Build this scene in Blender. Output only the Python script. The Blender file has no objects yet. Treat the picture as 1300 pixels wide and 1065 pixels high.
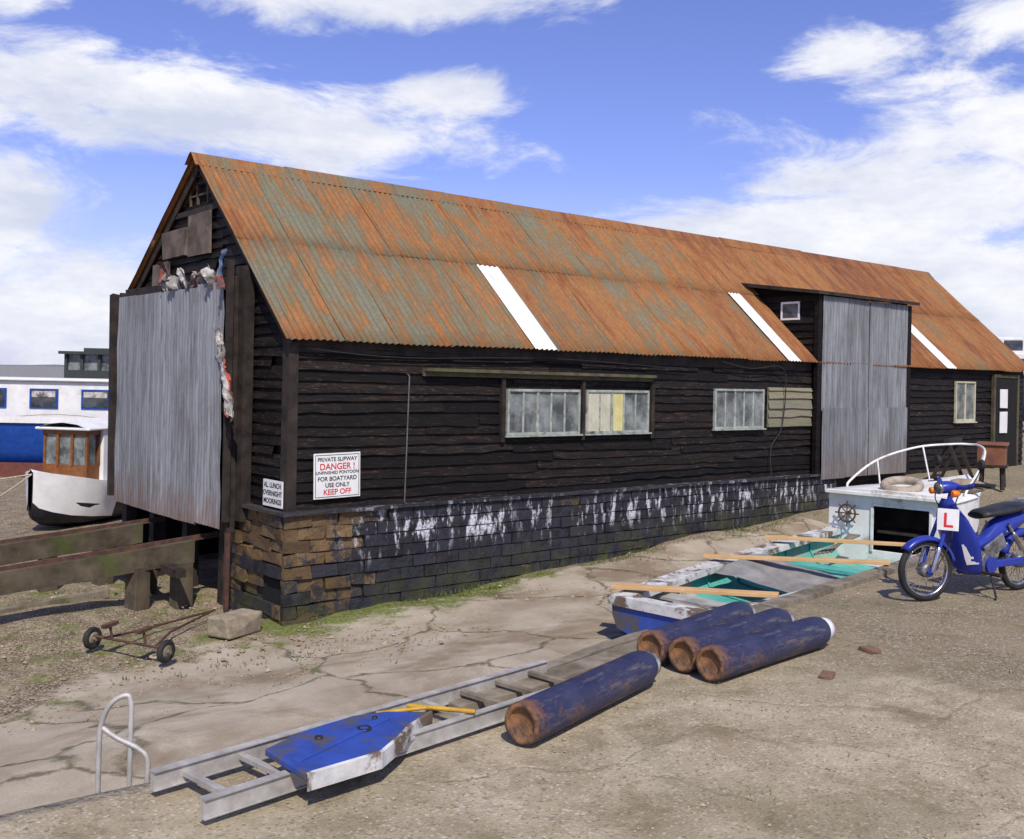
import bpy, math, random
from mathutils import Vector, Matrix, noise
random.seed(7)
scene=bpy.context.scene
COL=scene.collection
rnd=random.random
def ru(a,b): return a+(b-a)*random.random()
def lin(x,pts):
    if x<=pts[0][0]: return pts[0][1]
    for (a,b),(c,d) in zip(pts,pts[1:]):
        if x<=c: return b+(d-b)*(x-a)/(c-a)
    return pts[-1][1]
def clamp(t): return max(0,min(1,t))
# ------------------------------------------------------------ mesh builder
class M:
    def __init__(s): s.v=[];s.f=[];s.m=[];s.s=[];s.c=[]
    def add(s,verts,faces,mi=0,smooth=False,c=None):
        o=len(s.v); s.v+=[tuple(v) for v in verts]
        for f in faces:
            s.f.append([o+i for i in f]); s.m.append(mi); s.s.append(smooth); s.c.append(c)
    def box(s,a,b,mi=0,c=None,T=None,j=0):
        vs=[Vector((x+ru(-j,j),y+ru(-j,j),z+ru(-j,j))) for z in (a[2],b[2]) for y in (a[1],b[1]) for x in (a[0],b[0])]
        if T is not None: vs=[T@v for v in vs]
        s.add(vs,[(0,2,3,1),(4,5,7,6),(0,1,5,4),(2,6,7,3),(0,4,6,2),(1,3,7,5)],mi,False,c)
    def beam(s,p0,p1,w,h,mi=0,c=None,up=(0,0,1)):
        p0=Vector(p0);p1=Vector(p1);d=(p1-p0);L=d.length;d.normalize()
        r=d.cross(Vector(up))
        if r.length<1e-4: r=d.cross(Vector((1,0,0)))
        r.normalize();u=r.cross(d)
        T=Matrix((d,r,u)).transposed().to_4x4();T.translation=p0
        s.box((0,-w/2,-h/2),(L,w/2,h/2),mi,c,T)
    def lathe(s,p0,ax,prof,n=20,mi=0,smooth=True,c=None,close=True):
        p0=Vector(p0);ax=Vector(ax).normalized()
        a=ax.orthogonal().normalized();b=ax.cross(a)
        vs=[]
        for t,r in prof:
            for i in range(n):
                th=2*math.pi*i/n
                vs.append(p0+ax*t+(a*math.cos(th)+b*math.sin(th))*r)
        fs=[]
        for k in range(len(prof)-1):
            for i in range(n):
                j=(i+1)%n
                fs.append((k*n+i,k*n+j,(k+1)*n+j,(k+1)*n+i))
        s.add(vs,fs,mi,smooth,c)
        if close:
            for k,rev in ((0,True),(len(prof)-1,False)):
                if prof[k][1]>1e-3:
                    q=vs[k*n:(k+1)*n]
                    s.add(q[::-1] if rev else q,[list(range(n))],mi,False,c)
    def cyl(s,p0,p1,r0,r1=None,n=14,mi=0,smooth=True,c=None):
        p0=Vector(p0);p1=Vector(p1);r1=r0 if r1 is None else r1
        s.lathe(p0,p1-p0,[(0,r0),((p1-p0).length,r1)],n,mi,smooth,c)
    def tube(s,pts,r,n=8,mi=0,c=None,closed=False):
        pts=[Vector(p) for p in pts];N=len(pts);rings=[]
        a=None
        for i,p in enumerate(pts):
            if closed: d=pts[(i+1)%N]-pts[i-1]
            else: d=pts[min(i+1,N-1)]-pts[max(i-1,0)]
            d.normalize()
            if a is None: a=d.orthogonal().normalized()
            else:
                a=(a-d*a.dot(d)).normalized()
            b=d.cross(a)
            rr=r(i/(N-1)) if callable(r) else r
            rings.append([p+(a*math.cos(2*math.pi*k/n)+b*math.sin(2*math.pi*k/n))*rr for k in range(n)])
        vs=[v for R in rings for v in R];fs=[]
        for i in range(N if closed else N-1):
            i2=(i+1)%N
            for k in range(n):
                k2=(k+1)%n
                fs.append((i*n+k,i*n+k2,i2*n+k2,i2*n+k))
        s.add(vs,fs,mi,True,c)
        if not closed:
            s.add(rings[0][::-1],[list(range(n))],mi,False,c);s.add(rings[-1],[list(range(n))],mi,False,c)
    def torus(s,cen,nrm,R,r,n=32,m=8,mi=0,c=None,a0=0,a1=2*math.pi):
        cen=Vector(cen);nrm=Vector(nrm).normalized();a=nrm.orthogonal().normalized();b=nrm.cross(a)
        full=abs(a1-a0-2*math.pi)<1e-5
        pts=[cen+(a*math.cos(a0+(a1-a0)*i/n)+b*math.sin(a0+(a1-a0)*i/n))*R for i in range(n+(0 if full else 1))]
        s.tube(pts,r,m,mi,c,closed=full)
    def loft(s,st,mi=0,smooth=True,c=None,flip=False,closed=False):
        n=len(st[0]);vs=[v for S in st for v in S];fs=[]
        for i in range(len(st)-1):
            for k in range(n if closed else n-1):
                k2=(k+1)%n
                f=(i*n+k,i*n+k2,(i+1)*n+k2,(i+1)*n+k)
                fs.append(f[::-1] if flip else f)
        s.add(vs,fs,mi,smooth,c)
    def poly(s,pts,mi=0,c=None): s.add(pts,[list(range(len(pts)))],mi,False,c)
    def prism(s,pts,d,mi=0,c=None):
        d=Vector(d);p=[Vector(q) for q in pts];n=len(p)
        s.add(p+[q+d for q in p],[list(range(n))[::-1],list(range(n,2*n))]+[(i,(i+1)%n,n+(i+1)%n,n+i) for i in range(n)],mi,False,c)
def cr(pts,k=6):
    P=[Vector(p) for p in pts];P=[2*P[0]-P[1]]+P+[2*P[-1]-P[-2]];o=[]
    for i in range(1,len(P)-2):
        for j in range(k):
            t=j/k
            o.append(.5*((2*P[i])+(P[i+1]-P[i-1])*t+(2*P[i-1]-5*P[i]+4*P[i+1]-P[i+2])*t*t+(3*P[i]-P[i-1]-3*P[i+1]+P[i+2])*t**3))
    o.append(P[-2]);return o
def to_obj(name,m,mats,off=None,bevel=0):
    me=bpy.data.meshes.new(name)
    vs=m.v if off is None else [(v[0]-off[0],v[1]-off[1],v[2]-off[2]) for v in m.v]
    me.from_pydata(vs,[],m.f)
    if not isinstance(mats,(list,tuple)): mats=[mats]
    for a in mats: me.materials.append(a)
    me.polygons.foreach_set('material_index',m.m)
    me.polygons.foreach_set('use_smooth',m.s)
    if any(c is not None for c in m.c):
        at=me.color_attributes.new('Col','FLOAT_COLOR','CORNER');dat=[]
        for p,c in zip(me.polygons,m.c):
            c=c or (1,1,1)
            dat+=[c[0],c[1],c[2],1]*p.loop_total
        at.data.foreach_set('color',dat)
    me.update()
    o=bpy.data.objects.new(name,me);COL.objects.link(o)
    if bevel:
        b=o.modifiers.new('bevel','BEVEL');b.width=bevel;b.segments=2;b.limit_method='ANGLE'
    return o
def thing(name,label,cat,loc=(0,0,0),rz=0,group=None):
    o=bpy.data.objects.new(name,None);COL.objects.link(o);o.location=loc;o.rotation_euler=(0,0,rz)
    o.empty_display_size=.1
    o['label']=label;o['category']=cat
    if group:o['group']=group
    return o
def part(par,name,m,mats,world=False,bevel=0,label=None):
    off=None
    if world:
        r=par
        while r.parent: r=r.parent
        off=r.location
    o=to_obj(name,m,mats,off,bevel);o.parent=par
    if label:o['label']=label
    return o
def solo(name,label,cat,m,mats,loc=(0,0,0),rz=0,group=None,bevel=0,rot=None):
    o=to_obj(name,m,mats,None,bevel);o.location=loc;o.rotation_euler=rot or (0,0,rz)
    o['label']=label;o['category']=cat
    if group:o['group']=group
    return o
def solo_w(name,label,cat,m,mats,base,group=None,bevel=0):
    o=to_obj(name,m,mats,Vector(base),bevel);o.location=base
    o['label']=label;o['category']=cat
    if group:o['group']=group
    return o
def copy_thing(src,loc,rz,label=None):
    def cp(o,par):
        c=o.copy();COL.objects.link(c);c.parent=par
        for ch in o.children: cp(ch,c)
        return c
    c=cp(src,None);c.location=loc;c.rotation_euler=(0,0,rz)
    if label:c['label']=label
    return c
def text_part(par,name,s,size,loc,rot,mat,align='CENTER',ext=.001,sx=1):
    cu=bpy.data.curves.new(name,'FONT');cu.body=s;cu.size=size;cu.extrude=ext;cu.align_x=align;cu.offset=size*.012
    t=bpy.data.objects.new(name,cu);COL.objects.link(t)
    bpy.context.view_layer.update()
    me=bpy.data.meshes.new_from_object(t.evaluated_get(bpy.context.evaluated_depsgraph_get()))
    bpy.data.objects.remove(t)
    me.materials.clear();me.materials.append(mat)
    o=bpy.data.objects.new(name,me);COL.objects.link(o);o.parent=par;o.location=loc;o.rotation_euler=rot;o.scale=(sx,1,1)
    return o
# ------------------------------------------------------------ materials
def c4(c): return (c[0],c[1],c[2],1)
class N:
    def __init__(s,name,rough=.8,metal=0,world=False):
        s.mat=bpy.data.materials.new(name);s.mat.use_nodes=True;s.nt=s.mat.node_tree
        s.b=s.nt.nodes['Principled BSDF'];s.b.inputs['Roughness'].default_value=rough;s.b.inputs['Metallic'].default_value=metal
        s.b.inputs['Specular IOR Level'].default_value=.35
    def set(s,sock,v):
        if isinstance(v,bpy.types.NodeSocket): s.nt.links.new(v,sock)
        elif isinstance(v,(tuple,list)) and sock.type=='RGBA': sock.default_value=c4(v)
        else: sock.default_value=v
    def nd(s,t,**k):
        n=s.nt.nodes.new(t)
        for a,b in k.items(): setattr(n,a,b)
        return n
    def pos(s): return s.nd('ShaderNodeNewGeometry').outputs['Position']
    def obj(s): return s.nd('ShaderNodeTexCoord').outputs['Object']
    def attr(s,name): return s.nd('ShaderNodeAttribute',attribute_name=name).outputs['Color']
    def sep(s,v):
        n=s.nd('ShaderNodeSeparateXYZ');s.set(n.inputs[0],v);return n.outputs
    def scale(s,v,k):
        n=s.nd('ShaderNodeVectorMath',operation='MULTIPLY');s.set(n.inputs[0],v);n.inputs[1].default_value=k;return n.outputs[0]
    def noise(s,v,sc,det=4,ro=.55,dist=0):
        n=s.nd('ShaderNodeTexNoise');s.set(n.inputs['Vector'],v);n.inputs['Scale'].default_value=sc;n.inputs['Detail'].default_value=det
        n.inputs['Roughness'].default_value=ro;n.inputs['Distortion'].default_value=dist;return n.outputs['Fac']
    def noisec(s,v,sc,det=2):
        n=s.nd('ShaderNodeTexNoise');s.set(n.inputs['Vector'],v);n.inputs['Scale'].default_value=sc;n.inputs['Detail'].default_value=det;return n.outputs['Color']
    def vor(s,v,sc,feat='F1',out='Distance'):
        n=s.nd('ShaderNodeTexVoronoi',feature=feat);s.set(n.inputs['Vector'],v);n.inputs['Scale'].default_value=sc;return n.outputs[out]
    def math(s,op,a,b=0,c=0,cl=False):
        n=s.nd('ShaderNodeMath',operation=op,use_clamp=cl);s.set(n.inputs[0],a);s.set(n.inputs[1],b);s.set(n.inputs[2],c);return n.outputs[0]
    def vadd(s,a,b):
        n=s.nd('ShaderNodeVectorMath',operation='ADD');s.set(n.inputs[0],a);s.set(n.inputs[1],b);return n.outputs[0]
    def mr(s,v,a,b,c=0,d=1):
        n=s.nd('ShaderNodeMapRange');s.set(n.inputs[0],v)
        for i,x in enumerate((a,b,c,d)): n.inputs[i+1].default_value=x
        return n.outputs[0]
    def ramp(s,v,st):
        n=s.nd('ShaderNodeValToRGB');s.set(n.inputs[0],v);e=n.color_ramp.elements
        while len(e)<len(st): e.new(.5)
        for q,(p,c) in zip(e,st): q.position=p;q.color=c4(c)
        return n.outputs[0]
    def mix(s,f,a,b,bl='MIX'):
        n=s.nd('ShaderNodeMix',data_type='RGBA',blend_type=bl);s.set(n.inputs[0],f);s.set(n.inputs[6],a);s.set(n.inputs[7],b);return n.outputs[2]
    def bump(s,h,st=.5,d=.01):
        n=s.nd('ShaderNodeBump');n.inputs['Strength'].default_value=st;n.inputs['Distance'].default_value=d;s.set(n.inputs['Height'],h)
        s.nt.links.new(n.outputs[0],s.b.inputs['Normal'])
    def out(s,c,rough=None):
        s.set(s.b.inputs['Base Color'],c)
        if rough is not None: s.set(s.b.inputs['Roughness'],rough)
        return s.mat
def simple(name,c1,c2=None,rough=.6,metal=0,sc=8,bump=.2,det=5,lo=.35,hi=.65,dirt=None,dirtamt=(.6,.75),stretch=None):
    n=N(name,rough,metal);v=n.obj()
    if stretch: v=n.scale(v,stretch)
    f=n.noise(v,sc,det,.6)
    c2=c2 or tuple(x*.7 for x in c1)
    col=n.mix(n.mr(f,lo,hi),c1,c2)
    if dirt:
        g=n.noise(n.obj(),sc*.45,8,.7,.4);col=n.mix(n.mr(g,dirtamt[0],dirtamt[1]),col,dirt)
    if bump: n.bump(n.noise(v,sc*5,4),bump,.005)
    return n.out(col)

# weatherboards
def mk_boards(name,base,brown,gray,gamt=.8):
    n=N(name,.7);p=n.pos();n.b.inputs['Specular IOR Level'].default_value=.2
    sv=n.scale(p,(1,1,9));f=n.noise(sv,2.2,7,.65)
    col=n.mix(n.mr(f,.46,.75),base,brown)
    g=n.noise(n.scale(p,(3,3,26)),3,7,.75)
    col=n.mix(n.mr(g,.56,.72,0,gamt),col,gray)
    col=n.mix(1,col,n.attr('Col'),'MULTIPLY')
    n.bump(n.noise(n.scale(p,(2,2,30)),5,6,.7),.8,.012)
    return n.out(col,n.mr(f,.3,.7,.45,.85))
m_boards=mk_boards('tarred_weatherboard',(.0065,.0055,.0055),(.026,.016,.012),(.14,.105,.085))
m_pale=mk_boards('weathered_pale_board',(.24,.22,.16),(.16,.16,.09),(.33,.31,.26))
m_darkwood=simple('dark_timber',(.013,.010,.009),(.045,.032,.024),.8,sc=6,stretch=(1,1,1),bump=.4)
m_oldwood=simple('old_grey_timber',(.26,.22,.165),(.12,.10,.07),.85,sc=5,bump=.5,dirt=(.06,.065,.025))
m_mosswood=simple('mossy_timber',(.12,.095,.062),(.045,.036,.024),.9,sc=4,bump=.8,dirt=(.07,.085,.02),dirtamt=(.52,.66))
m_newwood=simple('new_softwood',(.64,.42,.20),(.52,.31,.13),.6,sc=3,bump=.15,stretch=(1,1,1),dirt=(.4,.3,.2),dirtamt=(.65,.8))
m_brownbox=simple('brown_plywood',(.22,.09,.04),(.13,.05,.03),.6)
m_varn=simple('varnished_mahogany',(.24,.085,.02),(.13,.05,.015),.35,bump=.05)

def mk_roof():
    n=N('rusty_corrugated_iron',.8);p=n.pos();s=n.sep(p);cd=n.attr('Col');cs=n.sep(cd)
    sv=n.scale(p,(3.0,.8,.8))
    f=n.noise(sv,1.5,8,.70,.3)
    f2=n.noise(n.scale(p,(9,.7,.7)),2.2,6,.7)
    f3=n.noise(p,.55,4,.55)
    k=n.math('ADD',n.math('MULTIPLY',f,.80),n.math('MULTIPLY',f2,.40))
    k=n.math('ADD',k,n.math('MULTIPLY',n.math('SUBTRACT',cs[0],.5),.10))
    k=n.math('ADD',k,n.math('MULTIPLY',n.math('SUBTRACT',f3,.5),.45))
    k=n.math('ADD',k,n.mr(s[0],7,14,-.025,.11))
    k=n.math('ADD',k,n.mr(s[0],4.7,6.0,.06,0))
    col=n.ramp(k,[(.42,(.165,.18,.125)),(.535,(.18,.165,.10)),(.59,(.22,.13,.055)),(.655,(.34,.145,.042)),(.76,(.25,.090,.028)),(.92,(.13,.045,.02))])
    pk=n.noise(n.scale(p,(6,.5,.5)),1.3,4,.6)
    col=n.mix(n.mr(pk,.60,.72,0,.45),col,(.24,.13,.095))
    st=n.noise(n.scale(p,(14,.4,.4)),2.5,5,.7)
    col=n.mix(n.mr(st,.54,.72,0,.65),col,(.06,.032,.02))
    fine=n.noise(p,22,5,.75)
    col=n.mix(n.mr(fine,.35,.7,0,.45),col,(.09,.052,.03))
    br=n.noise(n.scale(p,(12,1.2,1.2)),3,6,.75);col=n.mix(n.mr(br,.56,.7,0,.4),col,(.40,.24,.12))
    col=n.mix(n.mr(cs[1],.0,1,0,.12),col,(.03,.02,.02))
    n.bump(n.noise(p,35,4,.7),.3,.004)
    return n.out(col,.82)
m_roof=mk_roof()
def mk_galv(name,a,b,rust=(.20,.10,.055),z0=.2,z1=.75,amt=1):
    n=N(name,.6,.15);p=n.pos();s=n.sep(p)
    f=n.noise(n.scale(p,(6,6,.6)),1.6,7,.65);col=n.mix(n.mr(f,.35,.65),a,b)
    g=n.noise(n.scale(p,(10,10,.8)),2.2,9,.78);col=n.mix(n.mr(g,.49,.68,0,.85),col,(.085,.078,.07))
    w=n.noise(n.scale(p,(18,18,.8)),2,5,.7);col=n.mix(n.mr(w,.58,.75,0,.4),col,(.50,.52,.53))
    b_=n.noise(n.scale(p,(2,2,1.2)),1.4,7,.7);col=n.mix(n.mr(b_,.52,.66,0,.45),col,(.13,.12,.11))
    zz=n.math('ADD',s[2],n.math('MULTIPLY',n.math('SUBTRACT',n.noise(n.scale(p,(8,8,2)),2,6),.5),-1.2))
    col=n.mix(n.mr(zz,z1,z0,0,.9*amt),col,rust)
    col=n.mix(1,col,n.attr('Col'),'MULTIPLY')
    n.bump(n.noise(p,20,5),.2,.005)
    return n.out(col,.6)
m_galv=mk_galv('galvanised_corrugated_sheet',(.30,.315,.335),(.19,.20,.215),z0=.1,z1=.62,amt=.75)
m_galv2=mk_galv('grey_corrugated_sheet',(.28,.295,.31),(.17,.18,.19),z0=.3,z1=.9,amt=.5)
m_skyl=simple('translucent_white_sheet',(.76,.76,.74),(.6,.6,.57),.5,sc=6,dirt=(.35,.33,.28),dirtamt=(.58,.8))
def mk_brick():
    n=N('painted_brick',.55);p=n.pos();s=n.sep(p);cd=n.attr('Col')
    f=n.noise(p,9,7,.7);col=n.mix(n.mr(f,.40,.72,0,.65),cd,(.06,.046,.03))
    tar=n.noise(p,4.5,9,.80,.3);tm=n.math('ADD',tar,n.mr(s[0],4.8,5.7,-.03,.05))
    tm=n.math('ADD',tm,n.mr(s[2],-.5,.1,.05,0))
    col=n.mix(n.mr(tm,.51,.57,0,.94),col,n.mix(n.mr(f,.4,.6),(.013,.014,.020),(.03,.032,.045)))
    br=n.noise(p,13,6,.7);col=n.mix(n.mr(br,.61,.7,0,.55),col,(.12,.085,.05))
    st=n.noise(n.scale(p,(1.2,1.2,.36)),8,7,.68);band=n.noise(n.scale(p,(.9,.9,.1)),1.5,3)
    zz=n.mr(n.math('ABSOLUTE',n.math('SUBTRACT',s[2],.24)),.06,.40,1,0)
    m=n.math('MULTIPLY',n.mr(n.math('ADD',st,n.math('MULTIPLY',zz,.07)),.585,.65),zz);m=n.math('MULTIPLY',m,n.mr(band,.34,.50));m=n.math('MULTIPLY',m,n.mr(s[0],5.2,5.8))
    m=n.math('MULTIPLY',m,n.mr(n.noise(p,38,5,.8),.36,.52))
    col=n.mix(n.math('MULTIPLY',m,1.0,0,True),col,(.70,.70,.75))
    hz=n.math('SUBTRACT',s[2],n.mr(s[0],5,14,-.6,-.02))
    mo=n.math('MULTIPLY',n.mr(hz,.45,.0),n.mr(n.noise(p,2.4,7,.7),.44,.6))
    col=n.mix(n.math('MULTIPLY',mo,.7),col,(.07,.075,.022))
    n.bump(n.math('ADD',n.noise(p,14,6,.75),n.math('MULTIPLY',n.noise(p,50,4,.7),.4)),1.0,.02)
    return n.out(col,n.mr(f,.3,.7,.36,.85))
m_brick=mk_brick()
m_mortar=simple('mortar',(.06,.046,.03),(.025,.022,.02),.9)
m_white=simple('white_paint',(.78,.78,.76),(.66,.66,.63),.45,sc=4,bump=.08,dirt=(.35,.31,.25),dirtamt=(.62,.8))
m_boatwhite=simple('weathered_white_boat_paint',(.78,.78,.75),(.64,.64,.60),.5,sc=4,bump=.2,dirt=(.28,.22,.15),dirtamt=(.58,.7))
m_flakewhite=simple('flaking_white_paint',(.64,.64,.62),(.44,.44,.42),.6,sc=9,bump=.5,dirt=(.14,.10,.07),dirtamt=(.5,.58))
m_blue=simple('worn_blue_paint',(.03,.075,.36),(.025,.055,.24),.6,sc=9,bump=.4,dirt=(.08,.075,.075),dirtamt=(.50,.6))
m_blueboat=simple('gloss_blue_hull_paint',(.012,.07,.34),(.01,.05,.24),.35,bump=.05)
m_bikeblue=simple('blue_motorcycle_paint',(.025,.045,.31),(.02,.035,.25),.25,bump=0,sc=4,dirt=(.05,.05,.09),dirtamt=(.6,.8))
m_teal=simple('teal_interior_paint',(.10,.44,.38),(.07,.33,.28),.6,sc=5,bump=.3,dirt=(.34,.31,.24),dirtamt=(.52,.66))
m_greyint=simple('bleached_bare_hull_inside',(.42,.41,.38),(.26,.245,.22),.8,sc=6,bump=.4,dirt=(.09,.22,.19),dirtamt=(.6,.7))
m_black=simple('black_rubber',(.012,.012,.013),(.03,.028,.026),.75,bump=.1)
m_blackgloss=simple('black_hull_paint',(.012,.012,.018),(.025,.025,.03),.4)
m_seat=simple('black_vinyl',(.015,.015,.017),(.03,.03,.03),.5,bump=.1)
m_chrome=simple('chromed_steel',(.70,.71,.73),(.4,.38,.36),.25,1,bump=0,sc=14)
m_alu=simple('aluminium',(.52,.50,.46),(.33,.31,.28),.55,.25,sc=10,bump=.3,dirt=(.16,.13,.1))
m_engine=simple('cast_alloy',(.30,.30,.31),(.10,.09,.09),.5,.6,sc=14)
m_iron=simple('rusty_iron',(.12,.055,.032),(.045,.03,.025),.85,sc=12,bump=.5)
m_orange=simple('orange_lens',(.8,.20,.02),(.75,.18,.02),.2,bump=0)
m_redlens=simple('red_lens',(.5,.02,.01),None,.2,bump=0)
m_yellow=simple('yellow_paint',(.60,.36,.03),(.38,.22,.03),.5)
m_red=simple('red_lettering',(.60,.02,.02),(.5,.02,.02),.6,bump=0)
m_blk=simple('black_lettering',(.01,.01,.01),(.015,.015,.015),.6,bump=0)
m_concblock=simple('rough_concrete',(.34,.29,.20),(.2,.16,.11),.95,sc=9,bump=.9,dirt=(.12,.12,.05))
m_cream=simple('cream_paint',(.55,.52,.36),(.4,.38,.26),.6,dirt=(.12,.1,.07))
m_frame=simple('grey_green_window_paint',(.38,.41,.36),(.22,.25,.21),.65,sc=12,bump=.4,dirt=(.08,.065,.05),dirtamt=(.54,.68))
m_curtain=simple('yellow_curtain',(.62,.56,.25),(.5,.45,.2),.9)
m_curtain2=simple('cream_blind',(.52,.50,.38),(.42,.40,.30),.9)
m_cloth=simple('dirty_white_cloth',(.60,.57,.52),(.30,.275,.245),.95,sc=9,dirt=(.08,.075,.07),dirtamt=(.48,.62))
m_redcloth=simple('red_tattered_cloth',(.45,.09,.05),(.32,.07,.04),.9,dirt=(.1,.08,.08),dirtamt=(.48,.6))
m_blucloth=simple('blue_scrap',(.05,.12,.28),(.2,.22,.28),.9)
m_canvas=simple('grey_canvas',(.26,.25,.24),(.16,.155,.145),.9,sc=5)
m_rope=simple('rope_fibre',(.55,.50,.40),(.35,.3,.22),.95,sc=30)
m_buff=simple('faded_buff_rubber',(.33,.27,.19),(.2,.15,.10),.8,sc=12)
m_tyre=simple('faded_beige_tyre',(.42,.36,.28),(.26,.21,.16),.85,sc=12)
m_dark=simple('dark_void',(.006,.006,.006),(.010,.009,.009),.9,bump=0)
m_grey=simple('grey_roofing',(.26,.27,.28),(.2,.21,.22),.9)
def mk_glass(name,c,c2):
    n=N(name,.12);v=n.obj();f=n.noise(v,3.5,6,.65);n.b.inputs['Specular IOR Level'].default_value=.6
    return n.out(n.mix(n.mr(f,.38,.62),c,c2),n.mr(n.noise(v,9,4),.4,.7,.08,.35))
m_glass=mk_glass('painted_sky_sheen_glass',(.06,.07,.07),(.25,.27,.26))  # pale patches in the pane colour imitate reflected sky
m_glass2=mk_glass('dark_cabin_glass',(.02,.025,.03),(.08,.09,.10))
def mk_gas():
    n=N('worn_blue_gas_cylinder_paint',.5);v=n.obj();s=n.sep(v)
    f=n.noise(n.scale(v,(.5,1,1)),5,7,.65);col=n.mix(n.mr(f,.35,.7),(.012,.016,.048),(.04,.044,.095))
    sc_=n.noise(n.scale(v,(.30,2.0,2.0)),11,9,.8);col=n.mix(n.mr(sc_,.52,.66,0,.85),col,(.17,.14,.12))
    r=n.noise(v,4,9,.78,.5);e=n.mr(s[0],.16,.0,0,.18)
    m=n.mr(n.math('ADD',r,e),.56,.66,0,.9)
    col=n.mix(m,col,n.mix(n.noise(v,22,5),(.22,.10,.045),(.09,.05,.035)))
    n.bump(n.noise(v,30,5,.7),.35,.005)
    return n.out(col,n.mr(f,.3,.7,.35,.65))
m_gas=mk_gas()
m_gasrust=simple('rusted_cylinder_base',(.26,.13,.055),(.07,.045,.035),.9,sc=12,bump=.9,lo=.40,hi=.58,dirt=(.03,.028,.035),dirtamt=(.54,.62))
m_guard=simple('worn_pale_cylinder_neck',(.5,.51,.52),(.2,.2,.21),.6,sc=14,dirt=(.07,.06,.06),dirtamt=(.48,.58))
def mk_ground():
    n=N('yard_ground',.92);p=n.pos();z=n.sep(n.attr('zone'));s=n.sep(p)
    flat=n.scale(p,(1,1,0))
    warp=n.vadd(flat,n.scale(n.noisec(flat,1.2,5),(.9,.9,0)))
    f=n.noise(flat,1.1,9,.65);con=n.ramp(f,[(.3,(.25,.20,.14)),(.46,(.38,.325,.24)),(.64,(.50,.44,.345))])
    fine=n.noise(flat,60,6,.8);con=n.mix(n.mr(fine,.36,.66,0,.5),con,(.20,.16,.11))
    stain=n.noise(flat,.8,7,.68,.6);con=n.mix(n.mr(stain,.49,.63,0,.72),con,(.17,.12,.07))
    cr_=n.vor(warp,.72,'DISTANCE_TO_EDGE');wv=n.noise(flat,6,6,.7)
    ck=n.mr(n.math('ADD',cr_,n.math('MULTIPLY',wv,.09)),.044,.066,1,0)
    con=n.mix(n.math('MULTIPLY',ck,.8),con,n.mix(n.mr(n.noise(flat,1.7,4),.45,.6),(.08,.06,.036),(.075,.08,.022)))
    vn=n.nd('ShaderNodeTexVoronoi');n.set(vn.inputs['Vector'],flat);vn.inputs['Scale'].default_value=75
    gc=n.sep(vn.outputs['Color'])[0]
    gr=n.ramp(gc,[(0,(.14,.11,.065)),(.4,(.20,.162,.10)),(.85,(.27,.22,.145)),(1,(.48,.43,.34))])
    g2=n.noise(flat,1.1,8,.7);gr=n.mix(n.mr(g2,.44,.62,0,.6),gr,(.35,.29,.19))
    lt=n.mr(n.math('ADD',n.math('ADD',s[0],n.math('MULTIPLY',s[1],.35)),n.math('MULTIPLY',n.noise(flat,1.3,6,.65),2.2)),8.1,8.8,1,0)
    sand=n.mix(n.mr(n.noise(flat,2.0,9,.72),.36,.62),(.30,.24,.15),(.50,.43,.30))
    sand=n.mix(n.mr(gc,.90,.97,0,.6),sand,(.62,.58,.49));sand=n.mix(n.mr(gc,.12,.04,0,.6),sand,(.15,.11,.06))
    gr=n.mix(n.math('MULTIPLY',lt,.9),gr,sand)
    g3=n.noise(flat,2.2,9,.74,.4);gr=n.mix(n.mr(g3,.50,.66,0,.65),gr,(.15,.12,.055))
    g4=n.noise(flat,.6,5,.6,.3);gr=n.mix(n.mr(g4,.52,.66,0,.4),gr,(.13,.12,.055))
    gr=n.mix(n.mr(fine,.42,.68,0,.5),gr,(.14,.11,.07))
    mf=n.noise(flat,3,8,.7);mud=n.ramp(mf,[(.3,(.085,.06,.035)),(.52,(.20,.15,.09)),(.72,(.36,.30,.20))])
    mud=n.mix(n.mr(gc,.68,.92,0,.85),mud,(.44,.38,.28));mud=n.mix(n.mr(gc,.25,.1,0,.7),mud,(.06,.048,.034))
    mm=n.mr(n.math('ADD',z[2],n.math('MULTIPLY',n.math('SUBTRACT',n.noise(flat,1.6,8,.7),.5),1.7)),.42,.58)
    col=n.mix(mm,con,mud)
    gm=n.mr(n.math('ADD',z[0],n.math('MULTIPLY',n.math('SUBTRACT',n.noise(flat,3,6),.5),.5)),.4,.6)
    col=n.mix(gm,col,gr)
    mo=n.mr(n.math('ADD',z[1],n.math('MULTIPLY',n.math('SUBTRACT',n.noise(flat,2.3,9,.78),.5),2.0)),.54,.76)
    col=n.mix(n.math('MULTIPLY',mo,.88),col,n.mix(n.mr(n.noise(flat,18,5,.7),.35,.65),(.06,.085,.014),(.17,.20,.035)))
    h=n.math('ADD',n.math('MULTIPLY',fine,.6),n.math('MULTIPLY',vn.outputs['Distance'],n.math('ADD',n.math('MULTIPLY',gm,.5),mm)))
    h=n.math('SUBTRACT',h,n.math('MULTIPLY',ck,1.4))
    n.bump(h,.6,.010)
    return n.out(col)
m_ground=mk_ground()
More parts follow.
